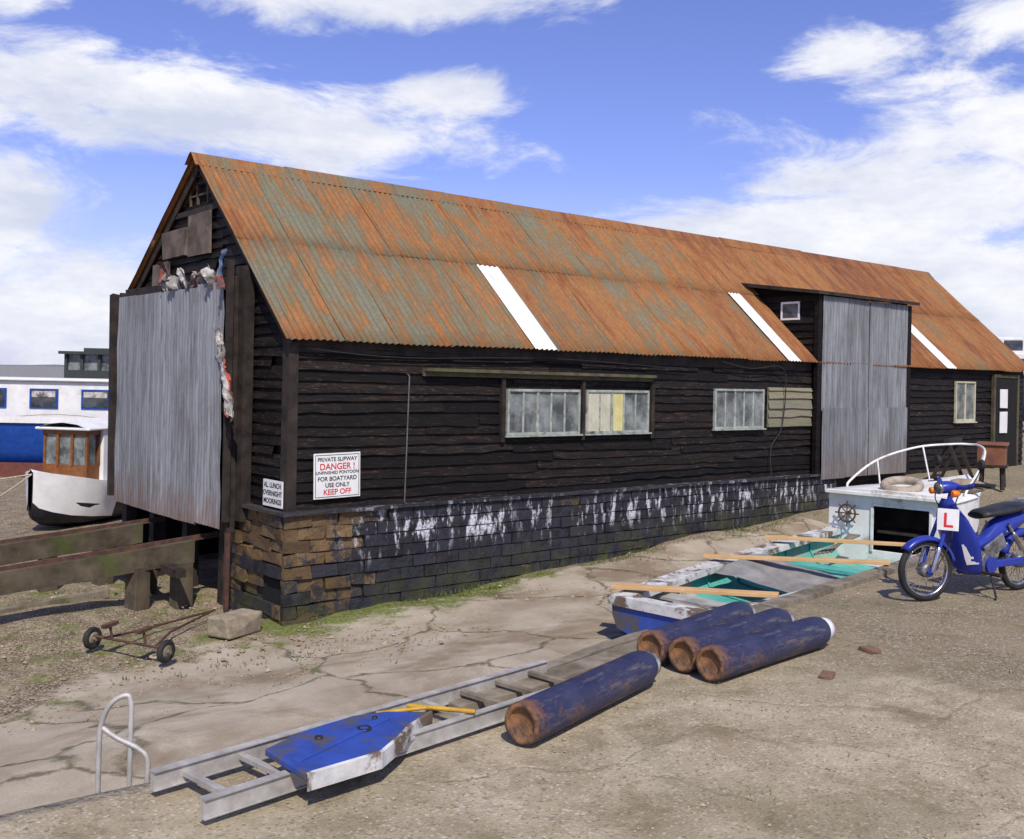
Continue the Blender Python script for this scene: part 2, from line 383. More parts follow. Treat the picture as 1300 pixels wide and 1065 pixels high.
# ------------------------------------------------------------ ground
def edge(x): return lin(x,[(2,4.5),(3.9,4.5),(5.15,4.76),(10.7,5.57),(14,6.0)])
def wallp(x): return lin(x,[(0,-.8),(3,-.66),(5,-.6),(8,-.42),(14,-.02),(16,.36),(30,.36)])
def nearp(x): return lin(x,[(0,-.5),(12,-.45),(16,.3),(30,.36)])
def upper(x): return lin(x,[(11,0),(16,.3),(30,.36)])
def gz(x,y):
    v=y-edge(x)
    if v<=.01: return upper(x)
    t=clamp((v-1.8)/1.5);z=nearp(x)*(1-t)+wallp(x)*t
    t2=clamp((y-12)/6);tg=lin(x,[(15,-.9),(25,.3)])
    return z*(1-t2)+tg*t2
def grid(a,b,st,lo,hi,g=1.22):
    o=[a+st*i for i in range(int(round((b-a)/st))+1)]
    d=st;x=a;L=[]
    while x>lo: d*=g;x-=d;L.append(x)
    d=st;x=o[-1];H=[]
    while x<hi: d*=g;x+=d;H.append(x)
    return L[::-1]+o+H
xs=grid(0,18,.1,-1500,1500);vv=grid(-4.5,8,.1,-1500,1500)
vv=sorted([v for v in vv if abs(v)>.02]+[0,.03])
gm=M();vs=[];zone=[]
for v in vv:
    for x in xs:
        y=v+edge(x);z=gz(x,y)
        near=abs(x-8)<20 and abs(y-6)<14
        nn=noise.noise(Vector((x*.8,y*.8,0)));n2=noise.noise(Vector((x*3.1,y*3.1,5)))
        mud=0;moss=0
        if v>.01:
            mud=clamp((y-8.0)/1.5)*clamp((6.4-x)/1.6)+.32*clamp((4-x)/2)*clamp((y-5.5)/2)
            mud=max(mud,clamp((y-10)/2)) if x<4.9 or y>14 else mud
            mud=min(1,mud)
            if 4.6<x<14 and y<9.2: moss=max(moss,clamp((y-7.9)/.9)*clamp((11-x)/4)*.85); mud=max(mud,clamp((y-8.5)/.4)*.75)
            if x<5 and 8.4<y<14: moss=max(moss,.53)
            if x<3 and y>7.6: moss=max(moss,.42)
            if v<.7: mud=max(mud,.5*(1-v/.7))
        if near:
            z+= (.012*nn+.004*n2) if v<=.01 else (.03*nn+.01*n2)*(1+1.3*mud)
        vs.append((x,y,z));zone.append((1.0 if v<=.01 or (x>13 ) else (0 if y<14 else .0),moss,mud,1))
nx=len(xs);fs=[]
for j in range(len(vv)-1):
    for i in range(nx-1):
        fs.append((j*nx+i,j*nx+i+1,(j+1)*nx+i+1,(j+1)*nx+i))
gm.add(vs,fs,0,True)
g=to_obj('ground',gm,m_ground);g['kind']='structure'
at=g.data.color_attributes.new('zone','FLOAT_COLOR','POINT');at.data.foreach_set('color',[c for q in zone for c in q])

# loose pebbles
pb=M()
for i in range(6000):
    q=rnd()
    if q<.35: x=ru(2,13);y=ru(1.2,edge(x)-.1)
    elif q<.8: x=ru(1,5.5);y=ru(7.3,12.2)
    else: x=ru(4.5,12);y=ru(7.4,8.9)
    if 4.6<x and y>8.9: continue
    z=gz(x,y)+.003;r=ru(.003,.010)*(2.2 if rnd()<.08 else 1)*(1.5 if y>7 else 1)
    a=ru(0,6.28);e=ru(.6,1.3)
    pts=[Vector((x+math.cos(a+q*1.5708)*r*(e if q%2 else 1),y+math.sin(a+q*1.5708)*r*(e if q%2 else 1),z+ru(-.2,.2)*r)) for q in range(4)]+[Vector((x,y,z+r*.7)),Vector((x,y,z-r*.6))]
    pb.add(pts,[(0,1,4),(1,2,4),(2,3,4),(3,0,4),(1,0,5),(2,1,5),(3,2,5),(0,3,5)],0,False)
o=to_obj('pebbles',pb,simple('pebble_stone',(.40,.33,.23),(.19,.14,.09),.9,sc=2,bump=0));o['kind']='stuff';o['label']='loose pebbles and grit scattered over the yard';o['category']='pebbles'
# weeds
wd=M()
def tuft(x,y,n,h):
    for i in range(n):
        a=ru(0,6.28);bx=x+ru(-.06,.06);by=y+ru(-.05,.05);z=gz(bx,by);L=h*ru(.5,1.2);t=ru(.01,.06)
        c,s_=math.cos(a),math.sin(a)
        wd.add([(bx-s_*.003,by+c*.003,z-.01),(bx+s_*.003,by-c*.003,z-.01),(bx+c*t*.5+s_*.002,by+s_*t*.5-c*.002,z+L*.6),(bx+c*t*.5-s_*.002,by+s_*t*.5+c*.002,z+L*.6),(bx+c*t,by+s_*t,z+L)],[(0,1,2,3),(3,2,4)],0,True)
for i in range(160): tuft(ru(5,13.5),ru(8.72,8.94),8,ru(.02,.07))
for i in range(130): tuft(ru(1.2,4.5),ru(9,12.8),8,ru(.02,.06))
for i in range(40): tuft(ru(2,5),ru(7,9),6,.03)
for i in range(50):
    x=ru(4.5,11);tuft(x,edge(x)+ru(.05,.15),8,.05)
for i in range(20):
    x=ru(3,10);tuft(x,ru(1.8,4.3),5,.025)
o=to_obj('grass',wd,simple('weed_green',(.07,.11,.018),(.12,.14,.035),.8,sc=3,bump=0));o['kind']='stuff';o['label']='short weeds and moss along the plinth and slip';o['category']='weeds'

# ------------------------------------------------------------ boat shed
X0,X1,Y0,Y1=4.83,20.7,9.07,13.33;YR=11.2;SR=.72;ZR=2.15+.92*(YR-8.93)
shed=thing('boat_shed','long black weatherboarded boat shed with rusty corrugated roof','shed',(X0,Y0,-.6))
def yrng(z,low=Y0):
    return (Y0+max(0,(z+.17-2.28)/.92), min(Y1,YR+max(0,(ZR-.03-z-.15)/SR)))
def boards(m,o,ud,nrm,rng,z0,z1,h=.108,broken=0,kk=(.35,1.5)):
    o=Vector(o);ud=Vector(ud);nrm=Vector(nrm);z=z0
    while z<z1:
        for (u0,u1) in rng(z):
            u=u0
            while u<u1-.02:
                L=min(ru(1.2,4.0),u1-u)
                if broken and rnd()<broken: u+=min(ru(.08,.35),u1-u);continue
                if u1-(u+L)<.4: L=u1-u
                n=max(1,int(L/.22));k=ru(*kk);c=(k*ru(.95,1.1),k,k*ru(.9,1.0))
                dz=ru(-.009,.008);rot=ru(-.003,.003);dn=ru(0,.010)
                cols=[]
                for i in range(n+1):
                    q=u+.003+(L-.006)*i/n;w=ru(-.006,.005) if rnd()>.08 else ru(.006,.022);b=o+ud*q
                    zt=min(z+h+.012,z1+.02)
                    cols.append([b+nrm*.005+Vector((0,0,zt)),b+nrm*(.026+dn+ru(-.003,.004))+Vector((0,0,z+dz+rot*i+w)),b+Vector((0,0,z+dz+rot*i+w+.001))])
                m.loft(cols,0,False,c,flip=False)
                u+=L
        z+=h
w=M()
boards(w,(0,Y0,0),(1,0,0),(0,-1,0),lambda z:[(X0,13.55),(16.15,X1)] ,.45,2.22,broken=.04)
boards(w,(0,Y0,0),(1,0,0),(0,-1,0),lambda z:[(14.0,X1)] if z<.4 else [],.3,.44)
w.box((X0+.02,Y0+.004,.2),(X1-.02,Y0+.06,2.2),1)
part(shed,'side_wall',w,[m_boards,m_dark],world=True)
w=M()
def grng(z):
    ya,yb=yrng(z)
    if z<.2: return [(ya,10.25)]
    if z<.47: return [(ya,10.3)]
    if 3.66<z<3.92: return [(ya,10.95),(11.75,yb)] if yb>11.75 else [(ya,10.95)]
    return [(ya,10.6),(max(ya,10.6),yb)]
boards(w,(X0,0,0),(0,1,0),(-1,0,0),grng,.47,4.0,broken=.05)
w.add([(X0+.03,Y0,.2),(X0+.03,Y1,.2),(X0+.03,Y1,2.6),(X0+.03,YR,4.1),(X0+.03,Y0,2.2)],[(0,1,2,3,4)],1)
part(shed,'gable_wall',w,[m_boards,m_dark],world=True)
w=M()
boards(w,(X1,0,0),(0,1,0),(1,0,0),lambda z:[yrng(z)],.3,4.0)
w.add([(X1-.02,Y0,.2),(X1-.02,Y1,.2),(X1-.02,Y1,2.6),(X1-.02,YR,4.1),(X1-.02,Y0,2.2)],[(0,1,2,3,4)],1)
part(shed,'end_wall',w,[m_boards,m_dark],world=True)
w=M()
boards(w,(0,Y1,0),(1,0,0),(0,1,0),lambda z:[(X0,X1)],-.2,2.5)
w.box((X0+.02,Y1-.06,-.9),(X1-.02,Y1-.004,2.55),1)
part(shed,'rear_wall',w,[m_boards,m_dark],world=True)
w=M();w.box((X0+.3,10.2,.12),(X1-.1,Y1-.1,.2));w.box((6.2,10.2,-.9),(6.25,Y1-.1,.12))
for y in (10.35,11.3,12.3,13.2): w.box((X0-.1,y-.06,-.7),(X0+.05,y+.06,.2),0,j=.01)
part(shed,'underfloor',w,m_darkwood,world=True)
w=M()
w.box((X0-.045,Y0-.045,.45),(X0+.06,Y0-.0,2.12),0,j=.004)
w.box((X0-.045,Y0-.0,.45),(X0-.028,Y0+.09,2.15),0,j=.003)
w.beam((4.775,8.99,2.10),(4.775,YR,4.13),.02,.08,0)
w.beam((4.775,YR,4.13),(4.775,13.5,4.13-SR*(13.5-YR)),.02,.08,0)
w.beam((4.79,10.6,3.63),(4.79,11.95,3.62),.03,.06)
w.box((4.85,9.035,2.02),(13.5,9.055,2.16),0,j=.004)
part(shed,'trim_board',w,m_darkwood,world=True)
w=M();w.beam((6.36,8.99,1.885),(9.95,8.99,1.87),.1,.035);w.beam((6.36,9.02,1.84),(9.95,9.02,1.83),.03,.05)
part(shed,'window_ledge',w,simple('mossy_ledge_timber',(.12,.10,.065),(.05,.04,.03),.9,sc=7,dirt=(.09,.10,.03),dirtamt=(.5,.62)),world=True)
w=M();boards(w,(0,9.035,0),(1,0,0),(0,-1,0),lambda z:[(12.42,13.5)],1.2,1.74,h=.13,kk=(.7,1.1))
w.box((12.42,9.03,1.2),(13.5,9.04,1.76))
part(shed,'patch_boards',w,m_pale,world=True,label='pale mossy replacement boards')
w=M();w.box((4.765,10.86,3.12),(4.785,11.50,3.60),0,j=.012);w.box((4.755,11.51,3.14),(4.78,12.22,3.46),0,j=.015);w.box((4.76,12.0,2.7),(4.775,12.5,3.1),0,j=.015)
part(shed,'gable_panel',w,simple('bare_brown_board',(.17,.13,.10),(.08,.06,.048),.9,sc=5,dirt=(.28,.25,.21),dirtamt=(.6,.72)),world=True,label='bare brown patch boards on the gable')
w=M()
for i,y in enumerate((11.02,11.3,11.5)):
    w.beam((4.81,y,3.70),(4.81,y+.03,3.92),.02,.03)
w.beam((4.815,10.95,3.81),(4.815,11.7,3.81),.02,.02)
part(shed,'gable_vent',w,m_mosswood,world=True)
# roof
SL=Vector((0,2.27,2.27*.92));SLn=Vector((0,-.92,1)).normalized()
def corr(m,o,ud,vd,nm,W,H,pitch=.076,amp=.010,nv=4,c=None,mi=0,sub=6,wob=.0):
    o=Vector(o);ud=Vector(ud);vd=Vector(vd);nm=Vector(nm)
    n=max(2,int(round(W/pitch*sub)));st=[]
    for j in range(nv+1):
        row=[]
        for i in range(n+1):
            u=W*i/n;row.append(o+ud*u+vd*(H*j/nv)+nm*(amp*math.sin(2*math.pi*u/pitch)+wob*noise.noise(Vector((u*2+o.x,H*j/nv*2,o.z+o.y)))))
        st.append(row)
    m.loft(st,mi,True,c)
r=M();vd=SL.normalized();LL=SL.length
ns=25;ww=(20.85-4.70)/ns
vr=Vector((0,-2.30,2.30*SR));LR=vr.length;vr.normalize()
for side in (0,1):
    for row in (0,1):
        for i in range(ns):
            x=4.70+i*ww
            L_=LL if side==0 else LR
            h0=0 if row==0 else L_*.50;hh=L_*.53 if row==0 else L_*.5
            if side==0: o=Vector((x,8.93,2.15));v=vd;nm=SLn
            else: o=Vector((x,YR+2.30,ZR-2.30*SR));v=vr;nm=Vector((0,SR,1)).normalized()
            j=ru(-.018,.015);h0+=j;hh-=j
            oo=o+v*h0+nm*(.004*row+.002*(i%2)+ru(0,.003))
            corr(r,oo,(1,ru(-.002,.002),0),v,nm,ww+.05,hh,c=(ru(0,1),ru(0,1)**2,0),wob=.010)
rf=part(shed,'roof',r,m_roof,world=True,label='rusty corrugated iron roof')
md=rf.modifiers.new('s','SOLIDIFY');md.thickness=.003
r=M()
for i in range(14):
    x=4.66+i*1.16;dz=ru(-.008,.008);st=[];c_=(ru(.3,1),ru(0,.8),0)
    for q in (0,1.2):
        st.append([(x+q,YR-.15,ZR-.125+dz),(x+q,YR-.03,ZR+.02+dz),(x+q,YR,ZR+.035+dz),(x+q,YR+.03,ZR+.02+dz),(x+q,YR+.15,ZR-.09+dz)])
    r.loft(st,0,True,c_)
part(rf,'ridge_cap',r,m_roof,world=True)
def skylight(x,wd,hh):
    m=M();corr(m,Vector((x,8.93,2.15))-vd*.02+SLn*.022,(1,0,0),vd,SLn,wd,hh,wob=0.002)
    return part(rf,'roof_light',m,m_skyl,world=True,label='white translucent roof strip')
skylight(7.84,.36,LL*.5);skylight(12.74,.30,LL*.5);skylight(17.38,.34,LL*.5)
# plinth
p=M();p.box((4.80,9.0,-1.0),(14.1,9.3,.45),1);p.box((4.80,9.0,-1.0),(5.1,10.18,.45),1)
ch=.125;bl=.30;nc=9
def bcol(x,z,g):
    if g and z>-.15: oc=1
    elif g: oc=.6
    elif z>.25 and x<5.7: oc=.8
    elif x<5.3: oc=.95 if z>-.35 else .6
    elif x<5.6: oc=.35
    else: oc=.015
    if rnd()<oc:
        k=ru(.5,1.0);return (.21*k,.13*k,.055*k),True
    k=ru(.5,1.7);return (.015*k,.016*k,.026*k),False
for k in range(nc):
    z=.45-(k+1)*ch
    off=(k%2)*bl/2
    x=4.74-off
    while x<14.1:
        a=max(x,4.74);b=min(x+bl-.010,14.1)
        if b-a>.03:
            c_,oc=bcol(a,z,False);j=ru(-.010,.010) if not oc else ru(-.004,.034)
            p.box((a,8.955+j,z+.006),(b,9.02,z+ch-.005),0,c_,j=.004 if not oc else .013)
        x+=bl*1.0
    y=9.0-off
    while y<10.2:
        a=max(y,9.03);b=min(y+bl-.010,10.2)
        if b-a>.03 and not (z<-.2 and z>-.55 and 9.08<(a+b)/2<9.5):
            c_,oc=bcol(a,z,True);j=ru(-.012,.012) if not oc else ru(-.014,.04)
            p.box((4.74+j,a,z+.006),(4.82,b,z+ch-.005),0,c_,j=.004 if not oc else .016)
        y+=bl
p.box((4.785,9.12,-.52),(4.80-.001,9.48,-.2),2)
xx=4.70
while xx<14.1:
    b=min(xx+ru(.5,.9),14.12);p.box((xx+.004,8.92+ru(-.006,.006),.452),(b,9.08,.485),0,(.03,.03,.034),j=.004);xx=b
p.box((4.70,9.08,.452),(4.82,10.2,.487),0,(.05,.045,.04),j=.004)
part(shed,'brick_plinth',p,[m_brick,m_mortar,m_dark],world=True,bevel=0,label='black painted brick plinth streaked with white salts')
# sliding slip door
d=M();y=10.02
for i,wd_ in enumerate((.62,.62,.62,.62,.58)):
    k=(.98,.88,1.0,.78,.84)[i]
    corr(d,(4.56+.004*(i%2),y,.2+ru(-.03,.03)),(0,1,0),(0,0,1),(-1,0,0),wd_+.03,2.53,nv=8,c=(k,k,k*1.0),amp=.011,wob=.022)
    y+=wd_
dr=part(shed,'slip_door',d,m_galv,world=True,label='grey corrugated sliding slipway door with rusty foot')
f=M()
f.box((4.60,9.93,.18),(4.68,10.03,2.80),0,j=.005);f.box((4.60,13.05,.18),(4.68,13.17,2.78),0,j=.008)
f.box((4.60,10.03,2.66),(4.67,13.05,2.74),0);f.box((4.60,10.03,.2),(4.67,13.05,.3),0);f.box((4.60,10.03,1.4),(4.66,13.05,1.5),0)
f.box((4.54,9.88,.3),(4.60,9.93,2.95),0,j=.006)
f.box((4.50,13.1,.25),(4.6,13.2,2.76),0,j=.01)
f.box((4.68,9.80,.3),(4.80,10.0,2.9),0,j=.01)
f.box((4.68,10.05,2.72),(4.78,13.2,2.82),0,j=.01)
part(dr,'door_frame',f,m_darkwood,world=True)
# windows
def window(x0,x1,z0,z1,nb,mat,curtain=None,gl=m_glass):
    f=M();y=9.035;t=.03
    f.box((x0-t,y-.03,z0-t),(x1+t,y+.01,z0));f.box((x0-t,y-.03,z1),(x1+t,y+.01,z1+t))
    f.box((x0-t,y-.03,z0),(x0,y+.01,z1));f.box((x1,y-.03,z0),(x1+t,y+.01,z1))
    f.box((x0-t-.03,y-.055,z0-t-.02),(x1+t+.03,y+.0,z0-t-.001))
    for i in range(1,nb):
        x=x0+(x1-x0)*i/nb;wv=.013 if i!=nb//2 else .019
        f.box((x-wv,y-.018-(.004 if i==nb//2 else 0),z0),(x+wv,y+.005,z1))
    wn=part(shed,'window',f,mat,world=True,bevel=.003)
    g_=M();
    for i in range(nb):
        a=x0+(x1-x0)*i/nb;b=x0+(x1-x0)*(i+1)/nb
        t_=ru(-.005,.005)
        g_.add([(a,y-.006+t_,z0),(b,y-.006-t_,z0),(b,y-.006-t_+ru(-.003,.003),z1),(a,y-.006+t_,z1)],[(0,1,2,3)])
    part(wn,'glass',g_,gl,world=True)
    for (c0,c1,mt_) in (curtain or ()):
        c_=M();st=[]
        for j in (0,1):
            st.append([(c0+(c1-c0)*i/30,y-.014+.0015*math.sin(i*1.3),z0 if j==0 else z1) for i in range(31)])
        c_.loft(st);part(wn,'curtain',c_,mt_,world=True)
    return wn
window(7.56,8.64,1.2,1.66,5,m_frame);window(8.80,9.86,1.2,1.66,5,m_frame,((8.815,9.20,m_curtain2),(9.235,9.42,m_curtain)));window(11.24,12.28,1.22,1.70,5,m_frame)
window(17.95,18.62,1.25,1.9,2,m_cream)
for a,b in ((7.44,7.49),(8.70,8.745),(9.93,9.98)):
    f=M();f.box((a,9.0,1.1),(b,9.05,1.82),0,j=.002);part(shed,'window_post',f,m_darkwood,world=True)
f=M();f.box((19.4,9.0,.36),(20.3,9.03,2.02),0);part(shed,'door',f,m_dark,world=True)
f=M();f.box((19.33,8.985,.36),(19.4,9.04,2.08));f.box((20.3,8.985,.36),(20.37,9.04,2.08));f.box((19.4,8.985,2.02),(20.3,9.04,2.08))
part(shed,'door_frame',f,m_mosswood,world=True)
# dormer door tower
t=M()
t.box((13.60,9.001,.40),(16.10,9.04,3.15),1)
dz_=lambda z:min(10.8,8.93+max(0,(z-2.15))/.92+.15)
boards(t,(13.55,0,0),(0,1,0),(-1,0,0),lambda z:[(9.0,9.27),(9.62,dz_(z))] if 2.78<z<3.0 else [(9.0,dz_(z))],2.1,3.2)
boards(t,(16.15,0,0),(0,1,0),(1,0,0),lambda z:[(9.0,dz_(z))],2.1,3.2)
t.add([(13.58,9.0,2.1),(13.58,9.0,3.2),(13.58,10.6,3.4),(13.58,9.1,2.2)],[(0,1,2,3)],1)
t.box((13.5,8.93,.42),(13.6,9.0,3.16),0,(.6,.6,.6),j=.004);t.box((16.1,8.93,.4),(16.2,9.0,3.16),0,(.6,.6,.6),j=.004)
dm=part(shed,'dormer',t,[m_boards,m_dark],world=True,label='tall box dormer over the side doors')
t=M();t.prism([(13.38,8.86,3.17),(13.38,10.65,3.40),(13.38,10.65,3.46),(13.38,8.86,3.22)],(2.95,0,0));part(dm,'dormer_roof',t,m_darkwood,world=True)
t=M();t.box((13.515,9.28,2.80),(13.53,9.31,3.08));t.box((13.515,9.59,2.80),(13.53,9.62,3.08));t.box((13.515,9.31,2.80),(13.53,9.59,2.83));t.box((13.515,9.31,3.05),(13.53,9.59,3.08))
wn=part(dm,'window',t,m_white,world=True);t=M();t.box((13.522,9.31,2.83),(13.526,9.59,3.05));part(wn,'glass',t,m_glass2,world=True)
for (a,b) in ((13.62,14.9),(14.92,16.08)):
    t=M();n2=2;ww2=(b-a)/2
    for i in range(2):
        k=ru(.85,1.05)
        corr(t,(a+i*ww2,8.93+.004*i,1.42),(1,0,0),(0,0,1),(0,-1,0),ww2+.02,1.74,c=(k,k,k),wob=.008)
        k=ru(.75,.95)
        corr(t,(a+i*ww2,8.912+.004*i,.40+ru(0,.03)),(1,0,0),(0,0,1),(0,-1,0),ww2+.02,1.06,c=(k,k,k),wob=.008)
    part(shed,'side_door',t,m_galv2,world=True,label='grey corrugated side door')
t=M();t.tube(cr([(11.3,8.97,2.1),(11.9,8.95,2.02),(12.6,8.95,2.06),(12.75,8.96,1.8),(12.7,8.98,1.2),(12.45,8.98,.9),(12.4,8.93,.5)]),.008)
part(shed,'hose',t,m_black,world=True)
t=M();t.tube(cr([(4.9,8.99,2.06),(6.1,8.99,2.0),(8.2,8.99,2.05),(10.6,8.99,1.98)]),.006,6)
part(shed,'cable',t,m_black,world=True)
t=M();t.tube([(6.12,8.97,.5),(6.15,8.97,1.80),(6.155,8.985,1.82),(6.165,9.03,1.83)],.008)
part(shed,'drain_pipe',t,simple('weathered_pipe',(.10,.10,.10),(.05,.05,.05),.6),world=True)
# signs
sg=thing('warning_sign','white danger keep off slipway sign on the black boards','sign',(5.335,9.02,.815))
t=M();t.box((-.265,-.012,-.225),(.265,0,.225));part(sg,'board',t,m_white,bevel=.003)
t=M()
t.add([(-.25,-.0135,-.21),(.25,-.0135,-.21),(.25,-.0135,.21),(-.25,-.0135,.21),(-.244,-.0135,-.204),(.244,-.0135,-.204),(.244,-.0135,.204),(-.244,-.0135,.204)],[(0,1,5,4),(1,2,6,5),(2,3,7,6),(3,0,4,7)])
part(sg,'border',t,m_blk)
RX=(math.pi/2,0,0)
for s_,sz,z,mt in (('PRIVATE SLIPWAY',.056,.145,m_blk),('DANGER !',.088,.063,m_red),('UNFINISHED PONTOON',.044,.018,m_blk),('FOR BOATYARD',.060,-.048,m_blk),('USE ONLY',.060,-.112,m_blk),('KEEP OFF',.076,-.185,m_red)):
    text_part(sg,'lettering',s_,sz,(0,-.0135,z),RX,mt)
sg.rotation_euler=(0,math.radians(-1),0)
sg=thing('mooring_sign','small white overnight moorings sign on the shed corner','sign',(4.775,9.27,.635))
t=M();t.box((-.012,-.20,-.125),(0,.20,.135));part(sg,'board',t,m_white)
for i,s_ in enumerate(('AL. LUNCH','OVERNIGHT','MOORINGS')):
    text_part(sg,'lettering',s_,.070,(-.0135,0,.062-i*.078),(math.pi/2,0,-math.pi/2),m_blk)
for z0,z1,lb in ((1.45,1.8,'white notice pinned beside the far shed doorway, upper'),(1.0,1.38,'white notice pinned beside the far shed doorway, lower')):
    t=M();t.box((19.55,8.97,z0),(19.85,8.985,z1),j=.004);solo_w('poster',lb,'poster',t,m_white,(19.7,8.97,z0),group='notices on the shed')
# tattered cloth on door post
def rag(pts_fn,nu,nv,m,thr=.0,mi=None,hole=None):
    P=[[pts_fn(i/nu,j/nv) for i in range(nu+1)] for j in range(nv+1)]
    for j in range(nv):
        for i in range(nu):
            if (i in(0,nu-1) or j in (0,nv-1)) and rnd()<thr: continue
            if hole and hole(i/nu,j/nv): continue
            m.add([P[j][i],P[j][i+1],P[j+1][i+1],P[j+1][i]],[(0,1,2,3)],mi(i/nu,j/nv) if mi else 0,True)
def nv3(q,s,k): return Vector((noise.noise(q*s),noise.noise(q*s+Vector((5,1,2))),noise.noise(q*s+Vector((1,7,3)))))*k
t=M()
def fl(u,v):
    wdt=.03+.20*math.sin(math.pi*min(1,.08+v*.75))
    q=Vector((4.46-.03*math.sin(v*7+u*6)-.03*u,9.96-.30*v**1.3-u*wdt,2.30-.88*v-.12*u*v));return q+nv3(q,6,.03)+nv3(q,17,.02)
rag(fl,14,34,t,.45,lambda u,v:1 if (u>.80 and .2<v<.8) or v>.95 else 0,lambda u,v:noise.noise(Vector((u*5,v*14,2)))>.42)
solo_w('flag','tattered dirty white flag with red edge hanging on the door post','flag',t,[m_cloth,m_redcloth],(4.46,9.9,1.4))
t=M()
def sc(u,v):
    q=Vector((4.48+.02*math.sin(u*9),9.90+.10*u*(1-v*.6),2.66+.40*v));return q+nv3(q,9,.05)
rag(sc,6,14,t,.4,lambda u,v:1 if v<.25 else 0)
solo_w('rag','blue and red scrap of cloth snagged above the door','rag',t,[m_blucloth,m_redcloth],(4.52,9.95,2.8))
t=M()
def tp(u,v):
    q=Vector((4.62-.10*v+.03*math.sin(u*31),10.10+1.55*u,2.72+.34*v*(.35+.65*noise.noise(Vector((u*6,2,7)))**2*3)+.02*math.sin(u*23)));return q+nv3(q,7,.10)+nv3(q,20,.04)
rag(tp,70,14,t,.5,lambda u,v:1 if (noise.noise(Vector((u*5,v*1.5,3)))>.22) else (2 if noise.noise(Vector((u*9,v*3,8)))>.1 else 0),lambda u,v:noise.noise(Vector((u*14,v*4,5)))>.34)
solo_w('tarpaulin','torn white and red tarpaulin bundled on top of the slip door','tarpaulin',t,[m_cloth,m_redcloth,m_canvas],(4.6,11,2.75))
t=M();t.box((4.60,9.93,-.62),(4.64,9.98,.42),0,j=.004);t.beam((4.62,9.955,.3),(4.62,9.955,.62),.02,.06)
solo_w('iron_post','rusty iron post at the end of the plinth','post',t,m_iron,(4.62,9.95,-.6))
# slipway beams and posts
def slipbeam(y,lab,x1=4.52):
    t=M();z1=.03;z0=z1-.078*(x1+6);H=.22
    n=24;st=[]
    for i in range(n+1):
        x=-6+(x1+6)*i/n;z=z0+(z1-z0)*i/n;a=.012
        j=[ru(-a,a) for _ in range(4)]
        st.append([(x,y-.095+j[0],z-H+j[3]),(x,y-.10,z+j[1]),(x,y+.10,z+j[2]),(x,y+.10+j[3],z-H)])
    t.loft(st,0,False,closed=True,flip=True);t.poly([st[-1][i] for i in (0,1,2,3)])
    o=thing('slipway_beam',lab,'beam',(0,y,-.7),group='slipway beams')
    part(o,'timber',t,m_mosswood,world=True)
    r_=M();r_.beam((-6,y,z0+.005),(x1+.3,y,z1+.02),.08,.012);r_.beam((-6,y,z0+.03),(x1+.3,y,z1+.045),.03,.04);part(o,'rail',r_,m_iron,world=True)
    return o
slipbeam(10.62,'mossy weathered timber slipway beam with an iron rail, beside the plinth');slipbeam(12.1,'mossy weathered timber slipway beam with an iron rail, away from the plinth')
t=M();t.box((-.09,-.09,-.1),(.09,.09,.56),j=.016)
pts=[(4.38,10.52,-.72,.1),(3.95,10.6,-.74,.3),(4.1,12.1,-.75,.2),(3.5,12.1,-.82,.0),(4.3,11.3,-.75,.4),(2.2,10.62,-.86,.2)]
p0=solo('timber_post','stubby mossy timber pile under the slipway beam','post',t,m_mosswood,pts[0][:3],pts[0][3],'piles under the slipway',bevel=.008)
for q in pts[1:]:
    c=p0.copy();COL.objects.link(c);c.location=q[:3];c.rotation_euler=(0,0,q[3])
t=M();t.beam((4.2,10.1,-.22),(4.25,12.9,-.24),.10,.08);solo_w('cross_timber','thin dark timber spanning under the slipway beams','timber',t,m_darkwood,(4.2,11.4,-.2))
t=M();t.beam((1.5,11.15,-.72),(3.9,11.4,-.60),.12,.08);solo_w('loose_timber','old grey timber lying on the mud between the beams','timber',t,m_oldwood,(2.7,11.3,-.7))
t=M();t.box((-.21,-.13,0),(.21,.13,.21),j=.025);solo('concrete_block','rough mossy concrete block by the shed corner','block',t,m_concblock,(4.27,9.0,-.63),.35,bevel=.02)
# trolley
tr=thing('launching_trolley','rusty two-wheeled dinghy launching trolley lying on the ground','trolley',(3.25,8.82,-.62))
def trp(x,y,z): return (x-3.25,y-8.82,z)
A=(3.39,8.43);Bq=(3.05,9.22)
t=M();t.tube([trp(A[0],A[1],.12),trp(Bq[0],Bq[1],.12)],.012)
t.tube([trp(3.34,8.55,.12),trp(3.7,9.1,.09),trp(4.45,9.85,.05)],.011);t.tube([trp(3.12,9.08,.12),trp(3.5,9.3,.09),trp(4.45,9.85,.05)],.011)
t.tube([trp(3.30,8.65,.13),trp(3.29,8.67,.24)],.012);t.tube([trp(3.14,9.0,.13),trp(3.13,9.02,.24)],.012)
for (x,y) in ((3.29,8.67),(3.13,9.02)): t.beam(trp(x-.07,y-.04,.24),trp(x+.07,y+.04,.25),.05,.03)
part(tr,'frame',t,m_iron)
axd=Vector((A[0]-Bq[0],A[1]-Bq[1],0)).normalized()
for q in (A,Bq):
    t=M();c=Vector(trp(q[0],q[1],.10));t.torus(c,axd,.072,.026,24,8);
    wh=part(tr,'wheel',t,m_black);t=M();t.lathe(c-axd*.02,axd,[(0,.02),(0,.065),(.01,.05),(.03,.05),(.04,.065),(.04,.02)],18);t.cyl(c-axd*.05,c+axd*.05,.018)
    part(wh,'hub',t,m_oldwood)
